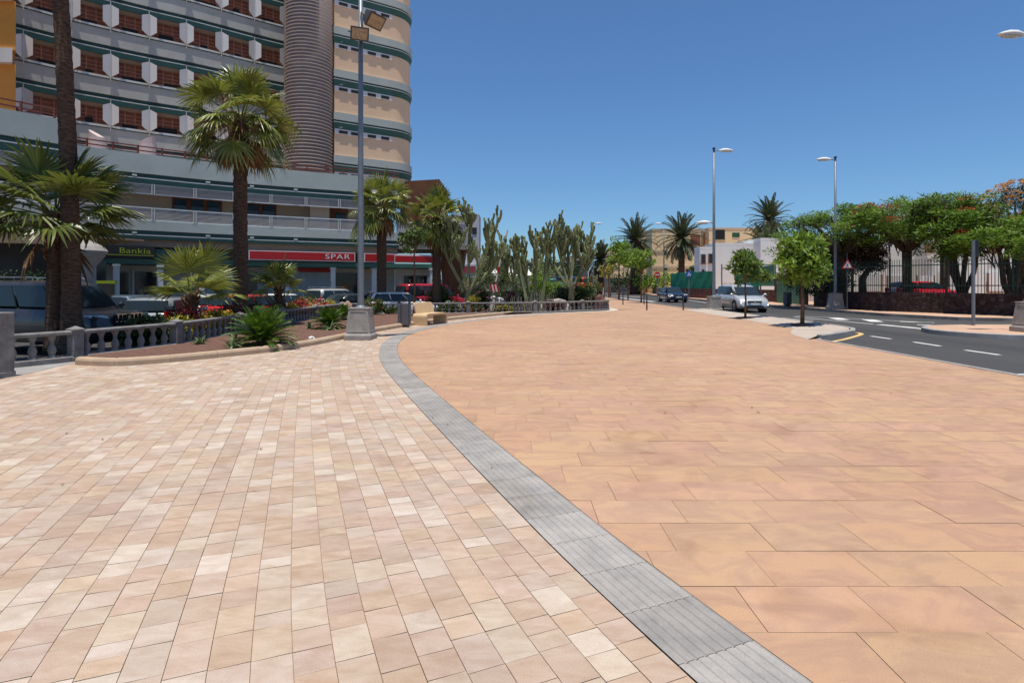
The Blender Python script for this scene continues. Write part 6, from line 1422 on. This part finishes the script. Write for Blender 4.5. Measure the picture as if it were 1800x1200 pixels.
t = thing('grey_mesh_fence', 'tall grey mesh fence on the rubble wall along the far road', 'fence'); m = MB(); m.sweep([(11, 122.2), (20, 116.3), (24.2, 98.2), (22.5, 88)], [(.1, 1.15), (.1, 2.9), (.14, 2.9), (.14, 1.15)][::-1]); m.build('mesh', pm('grey_mesh', (.22, .23, .20), .9, .25, .5), t)
m = MB(); m.sweep([(2, 123), (11, 122.2), (16.5, 118.7)], [(.05, 1.15), (.05, 2.95), (.09, 2.95), (.09, 1.15)][::-1]); m.build('dark_mesh', pm('dark_mesh', (.06, .085, .065), .9, .25, .5), t)
# --- houses
H_wht = pm('house_white', (.78, .78, .74), .9, .05, .5, .15, 10); H_crm = pm('house_cream', (.88, .67, .39), .9, .06, .4, .15, 10); H_sh = pm('green_house_shutter', (.02, .10, .05), .7, .1, 3, 0); H_win = glassm('house_window_glass', (.03, .035, .045), .15); H_wood = pm('house_window_brown', (.30, .15, .10), .8, .15, 3, 0)
def block(name, label, boxes, mat, wins, cat='building', bands=(), par=.25):
    """boxes: (u0,u1,Y,ztop,depth); wins: (u0,u1,v0,v1,Y,mat,frame)"""
    t = thing(name, label, cat)
    for (u0, u1, Y, zt, dp) in boxes:
        a, b = W(u0, Y), W(u1, Y); m = MB(); m.prism([(a.x, a.y), (b.x, b.y), (b.x+dp*.0, b.y+dp), (a.x+dp*.0, a.y+dp)], -.4, zt); m.build('walls', mat, t)
        m = MB(); oh = .07 if mat is H_crm else .01; m.prism([(a.x-oh, a.y-oh), (b.x+oh, b.y-oh), (b.x+oh, b.y+dp+oh), (a.x-oh, a.y+dp+oh)], zt, zt+par); m.build('roof_slab', pm('roof_edge_cream', (.62, .52, .38), .9, .05, 1) if mat is H_crm else mat, t)
    for (u0, u1, z, Y) in bands: a, b = W(u0, Y), W(u1, Y); m = MB(); m.box(((a.x+b.x)/2, a.y-.02, z), (b.x-a.x+.1, .16, .35)); m.build('cornice', pm('roof_edge_cream', (0, 0, 0)), t)
    for (u0, u1, v0, v1, Y, mt, fr) in wins:
        a = W(u0, Y, v1); b = W(u1, Y, v0); m = MB(); m.box(((a.x+b.x)/2, a.y-.02, (a.z+b.z)/2), (b.x-a.x, .10, b.z-a.z)); w_ = m.build('window', mt, t)
        if fr:
            m = MB(); wd = b.x-a.x; hh_ = b.z-a.z
            m.box(((a.x+b.x)/2, a.y-.07, a.z-.06), (wd+.3, .14, .1)); 
            for s_ in (-1, 1): m.box(((a.x+b.x)/2+s_*(wd/2+.05), a.y-.05, (a.z+b.z)/2), (.09, .1, hh_))
            m.build('frame', fr, w_)
    return t
Y1 = 96
cab = block('cream_apartment_block', 'cream three storey block with green shutters behind the windblown palm', [(1146, 1232, Y1, 10.75, 14), (1128, 1147, Y1+4, 10.75, 10)], H_crm,
      [(1131, 1136, 421, 430, Y1+4, H_sh, None), (1131, 1136, 446, 456, Y1+4, H_sh, None), (1168, 1173, 466, 476, Y1, H_sh, None), (1190, 1197, 466, 475, Y1, H_sh, None), (1191, 1196, 440, 449, Y1, H_sh, None), (1168, 1172, 441, 449, Y1, H_sh, None), (1226, 1229, 472, 480, Y1, M_dark, None), (1214, 1231, 412, 431, Y1, B_sh, None)], bands=[(1146, 1232, 7.3, Y1), (1146, 1232, 4.6, Y1)])
m = MB(); a = W(1134, 101, z=10.9); m.tube([a, (a.x, a.y, 13.6)], .04, 5); m.box((a.x, a.y, 13.3), (1.3, .05, .05)); m.box((a.x, a.y, 12.7), (.8, .05, .05)); m.build('antenna', M_galv, cab)
block('cream_house_row', 'cream flat roofed block with dark loggia behind the white houses', [(1246, 1340, 100, 11.35, 12), (1236, 1250, 102, 11.2, 10)], H_crm, [(1258, 1273, 404, 420, 100, M_dark, H_sh), (1287, 1300, 409, 417, 100, H_sh, None), (1236, 1243, 410, 430, 102, B_sh, None)], bands=[(1246, 1340, 7.6, 100)])
block('distant_cream_block', 'small distant cream block left of the dense date palm', [(1076, 1104, 135, 9.8, 12), (1100, 1130, 140, 7.5, 10)], H_crm, [(1080, 1084, 452, 458, 135, H_sh, None), (1098, 1101, 452, 458, 135, H_sh, None), (1100, 1104, 478, 486, 135, H_sh, None)], bands=[(1076, 1104, 5.5, 135)])
block('low_yellow_house', 'low yellow house with green window behind the grey green palm', [(1040, 1078, 120, 4.2, 8)], H_crm, [(1052, 1057, 480, 484, 120, H_sh, None), (1068, 1072, 480, 484, 120, H_sh, None)])
block('white_house', 'white two storey house behind the mesh screen, left of the umbrella trees', [(1254, 1340, 68, 6.3, 3), (1337, 1420, 66, 6.75, 10)], H_wht, [(1296, 1302, 440, 462, 68, H_wood, None), (1322, 1330, 446, 458, 68, H_wood, None)])
t = block('white_house_wing', 'narrow white house front with brown shutters beside the tall lamp', [(1230, 1254, 66.5, 5.75, 2)], H_wht, [(1233, 1239, 447, 463, 66.5, H_win, H_wood), (1246, 1252, 446, 462, 66.5, H_win, H_wood), (1234, 1238, 474, 484, 66.5, M_dark, None)], bands=[])
Y2 = 46
block('white_garden_house', 'long white house with brown window frames seen through the railings', [(1470, 1640, Y2, 4.9, 10), (1630, 1900, Y2-1.5, 5.2, 10)], H_wht,
      [(1626, 1642, 428, 445, Y2-1.7, H_wood, None), (1512, 1548, 482, 512, Y2, B_col, H_wood), (1612, 1640, 484, 512, Y2-1.6, H_wht, H_wood), (1655, 1690, 479, 512, Y2-1.6, B_col, H_wood), (1737, 1768, 480, 512, Y2-1.6, H_wht, H_wood), (1780, 1830, 474, 512, Y2-1.6, B_col, H_wood), (1560, 1590, 484, 512, Y2, B_col, H_wood), (1740, 1760, 425, 445, Y2-1.6, H_wood, None)])
# left background behind the cacti
block('white_block', 'pale tall building with balconies directly behind the leftmost cactus', [(792, 842, 88, 12.2, 5)], pm('pale_grey_block', (.50, .49, .50), .9, .05, .4), [(798, 806, 395, 403, 88, H_win, None), (815, 823, 395, 403, 88, H_win, None), (798, 806, 420, 430, 88, H_win, None), (815, 823, 420, 430, 88, H_win, None), (830, 838, 400, 412, 88, H_win, None)])
block('red_trimmed_shops', 'low white shop row with red roof trim behind the cactus garden', [(796, 838, 86, 4.4, 8), (838, 908, 92, 5.0, 8)], pm('shop_white', (.55, .54, .54), .9, .05, .4), [(800, 836, 468, 480, 86, pm('brick_red', (.34, .05, .06), .7), None), (842, 852, 465, 474, 92, H_win, None), (872, 884, 466, 474, 92, H_win, None), (890, 904, 466, 474, 92, H_win, None), (838, 908, 458.5, 461.5, 91.8, pm('brick_red', (0, 0, 0)), None)])
t = thing('white_marquee', 'white tent roofs behind the barrier between the left and middle cacti', 'tent'); c = W(905, 70, z=0)
m = MB()
for k in range(3):
    x = c.x-2.6+k*2.0; n0 = len(m.v); m.v += [(x-1, 69, 2.7), (x+1, 69, 2.7), (x+1, 71, 2.7), (x-1, 71, 2.7), (x-.45, 69.5, 3.15), (x+.45, 69.5, 3.15), (x+.45, 70.5, 3.15), (x-.45, 70.5, 3.15), (x, 70, 4.0)]
    for q in ((0, 1, 5, 4), (1, 2, 6, 5), (2, 3, 7, 6), (3, 0, 4, 7), (4, 5, 8), (5, 6, 8), (6, 7, 8), (7, 4, 8)): m.face([n0+i for i in q])
m.build('canopy', M_white, t); m = MB()
for k in range(4): m.tube([(c.x-3+k*2, 69, ZP), (c.x-3+k*2, 69, 2.7)], .04, 6)
m.build('poles', M_galv, t)
wall('beige_retaining_wall', 'long beige grey retaining wall behind the garden bushes', [(-16, 66), (-2, 68), (7.5, 74), (11.0, 80)], -.3, .9, .4, pm('retaining_wall', (.36, .32, .28), .9, .1, 1))
block('balcony_house', 'grey house with shaded balcony behind the rightmost cactus', [(985, 1036, 110, 5.6, 10), (1000, 1026, 112, 7.0, 8)], pm('greige_house', (.34, .29, .24), .9, .08, .4), [(1010, 1022, 458, 466, 110, M_dark, B_lip), (992, 1003, 462, 470, 110, M_dark, None), (1026, 1034, 466, 474, 110, H_win, None)])
block('parking_deck', 'dim grey building between the middle and right cacti', [(915, 990, 118, 6.0, 12)], pm('greige_house', (0, 0, 0)), [(925, 935, 462, 470, 118, H_win, None), (950, 965, 462, 470, 118, H_win, None), (972, 984, 462, 470, 118, H_win, None)])
# far trees behind everything
def far_tree(label, u, Y, rad, z, seed, mt=GR):
    t = thing('far_tree', label, 'tree', W(u, Y, z=-.2), 0, 'distant trees'); r = random.Random(seed); m = MB(); m.tube([(0, 0, 0), (0, 0, z)], [.25, .15], 6); m.build('trunk', M_bark, t)
    m = MB(); clumps(m, (0, 0, z), rad, 26, 60, rad[0]*.32, r, .45, .2); m.build('crown', mt, t)
far_tree('distant dark tree between the left and middle cacti', 880, 84, (3.5, 2, 2.2), 3.4, 401); far_tree('distant dark tree behind the middle cactus', 948, 100, (5, 2, 2.6), 3.6, 402, GG)
far_tree('distant dark tree behind the rightmost cactus', 1000, 98, (3.5, 2, 2.4), 3.2, 403, DG); far_tree('distant low tree left of the grey green palm', 1025, 104, (3, 2, 1.8), 2.2, 404, GR)
far_tree('distant bush behind the no entry sign', 1165, 90, (5, 1.5, .9), 2.2, 405, LG); far_tree('shrubby tree in front of the cream block, right of the windblown palm', 1222, 84, (1.6, 1.2, 1.7), 2.8, 406, GG)
far_tree('green shrub left of the cream block above the mesh fence', 1110, 100, (4, 1.5, 1.1), 2.4, 407, DG)
# distant hills
m = MB(); r = random.Random(2); N = 60; a_ = []; b_ = []
for k in range(N+1):
    x = -900+k*60; h = 28+26*math.sin(k*.23+1)+14*math.sin(k*.71)+r.uniform(-3, 3); a_.append((x, 1500, -5)); b_.append((x, 1500+80, max(8, h)))
m.loft([a_, b_, [(x, y+300, -5) for x, y, z in a_]], cap=False, closed=False); struct(m.build('hills', pm('hill_blue_grey', (.10, .13, .19), 1, .1, .01, 0)))
# ================================================================ crouching gardener
def person(label, p, rz):
    t = thing('person', label, 'person', p, rz)
    J = {}; V = []; Ed = []; Rd = []
    def jt(n, co, r_, par=None):
        J[n] = len(V); V.append(co); Rd.append(r_)
        if par: Ed.append((J[par], J[n]))
    jt('pelvis', (0, 0, .62), .15); jt('spine', (.20, 0, .74), .14, 'pelvis'); jt('chest', (.42, 0, .80), .15, 'spine'); jt('neck', (.56, 0, .80), .055, 'chest'); jt('head0', (.63, 0, .83), .085, 'neck'); jt('head1', (.72, 0, .83), .09, 'head0')
    for s_, n in ((1, 'l'), (-1, 'r')):
        jt('sh'+n, (.45, .17*s_, .78), .065, 'chest'); jt('el'+n, (.50, .22*s_, .50), .045, 'sh'+n); jt('wr'+n, (.62, .17*s_, .28), .028, 'el'+n); jt('pa'+n, (.66, .15*s_, .21), .032, 'wr'+n)
        for k in range(4): jt('f%d%s' % (k, n), (.67+.02*k, (.11+.022*k)*s_, .13+.006*k), .010, 'pa'+n)
        jt('th'+n, (.71, .11*s_, .19), .011, 'pa'+n)
        jt('hip'+n, (0, .10*s_, .58), .11, 'pelvis'); jt('kn'+n, (.16, .14*s_, .32), .07, 'hip'+n); jt('an'+n, (-.02, .13*s_, .07), .045, 'kn'+n); jt('to'+n, (.16, .14*s_, .03), .035, 'an'+n)
    me = bpy.data.meshes.new('body'); me.from_pydata(V, Ed, []); o = bpy.data.objects.new('body', me); COL.objects.link(o)
    o.modifiers.new('Skin', 'SKIN'); 
    for i, v in enumerate(me.skin_vertices[0].data): v.radius = (Rd[i], Rd[i]); v.use_root = (i == 0)
    o.modifiers.new('Sub', 'SUBSURF').levels = 2; o.modifiers['Sub'].render_levels = 2
    bpy.context.view_layer.update(); dg = bpy.context.evaluated_depsgraph_get(); m2 = bpy.data.meshes.new_from_object(o.evaluated_get(dg)); bpy.data.objects.remove(o)
    skin = pm('skin', (.48, .24, .15), .6, .06, 8, 0); shirt = pm('white_shirt', (.72, .71, .72), .9, .06, 6, .3, 12); trou = pm('dark_trousers', (.04, .045, .07), .9); shoe = M_trim
    m2.materials.clear()
    for x in (skin, shirt, trou, shoe): m2.materials.append(x)
    for f in m2.polygons:
        c = f.center; f.use_smooth = True
        if c.z < .09 and c.x < .3: f.material_index = 3
        elif c.x < .10 or (c.z < .56 and c.x < .3): f.material_index = 2
        elif c.x < .555 and c.z > .52: f.material_index = 1
        else: f.material_index = 0
    o = bpy.data.objects.new('body', m2); COL.objects.link(o); o.parent = t
    m = MB(); m.ball((.70, 0, .875), (.115, .10, .075), 12, 8); m.build('cap', M_white, t, smooth=True)
    m = MB(); m.ball((.80, 0, .87), (.07, .07, .012), 10, 4); m.build('cap_peak', FO, t)
    m = MB()
    for s_ in (-1, 1): m.ball((.805, .03*s_, .835), .009, 6, 4)
    m.build('eyes', M_black, t); m = MB(); m.ball((.825, 0, .81), (.02, .015, .014), 6, 4)
    for s_ in (-1, 1): m.ball((.70, .095*s_, .82), (.015, .01, .025), 6, 4)
    m.build('ears_and_nose', skin, t, smooth=True)
    return t
person('gardener in white shirt and cap bending down among the plants behind the curved balustrade', W(884, 34.2, z=-.02), R(222))
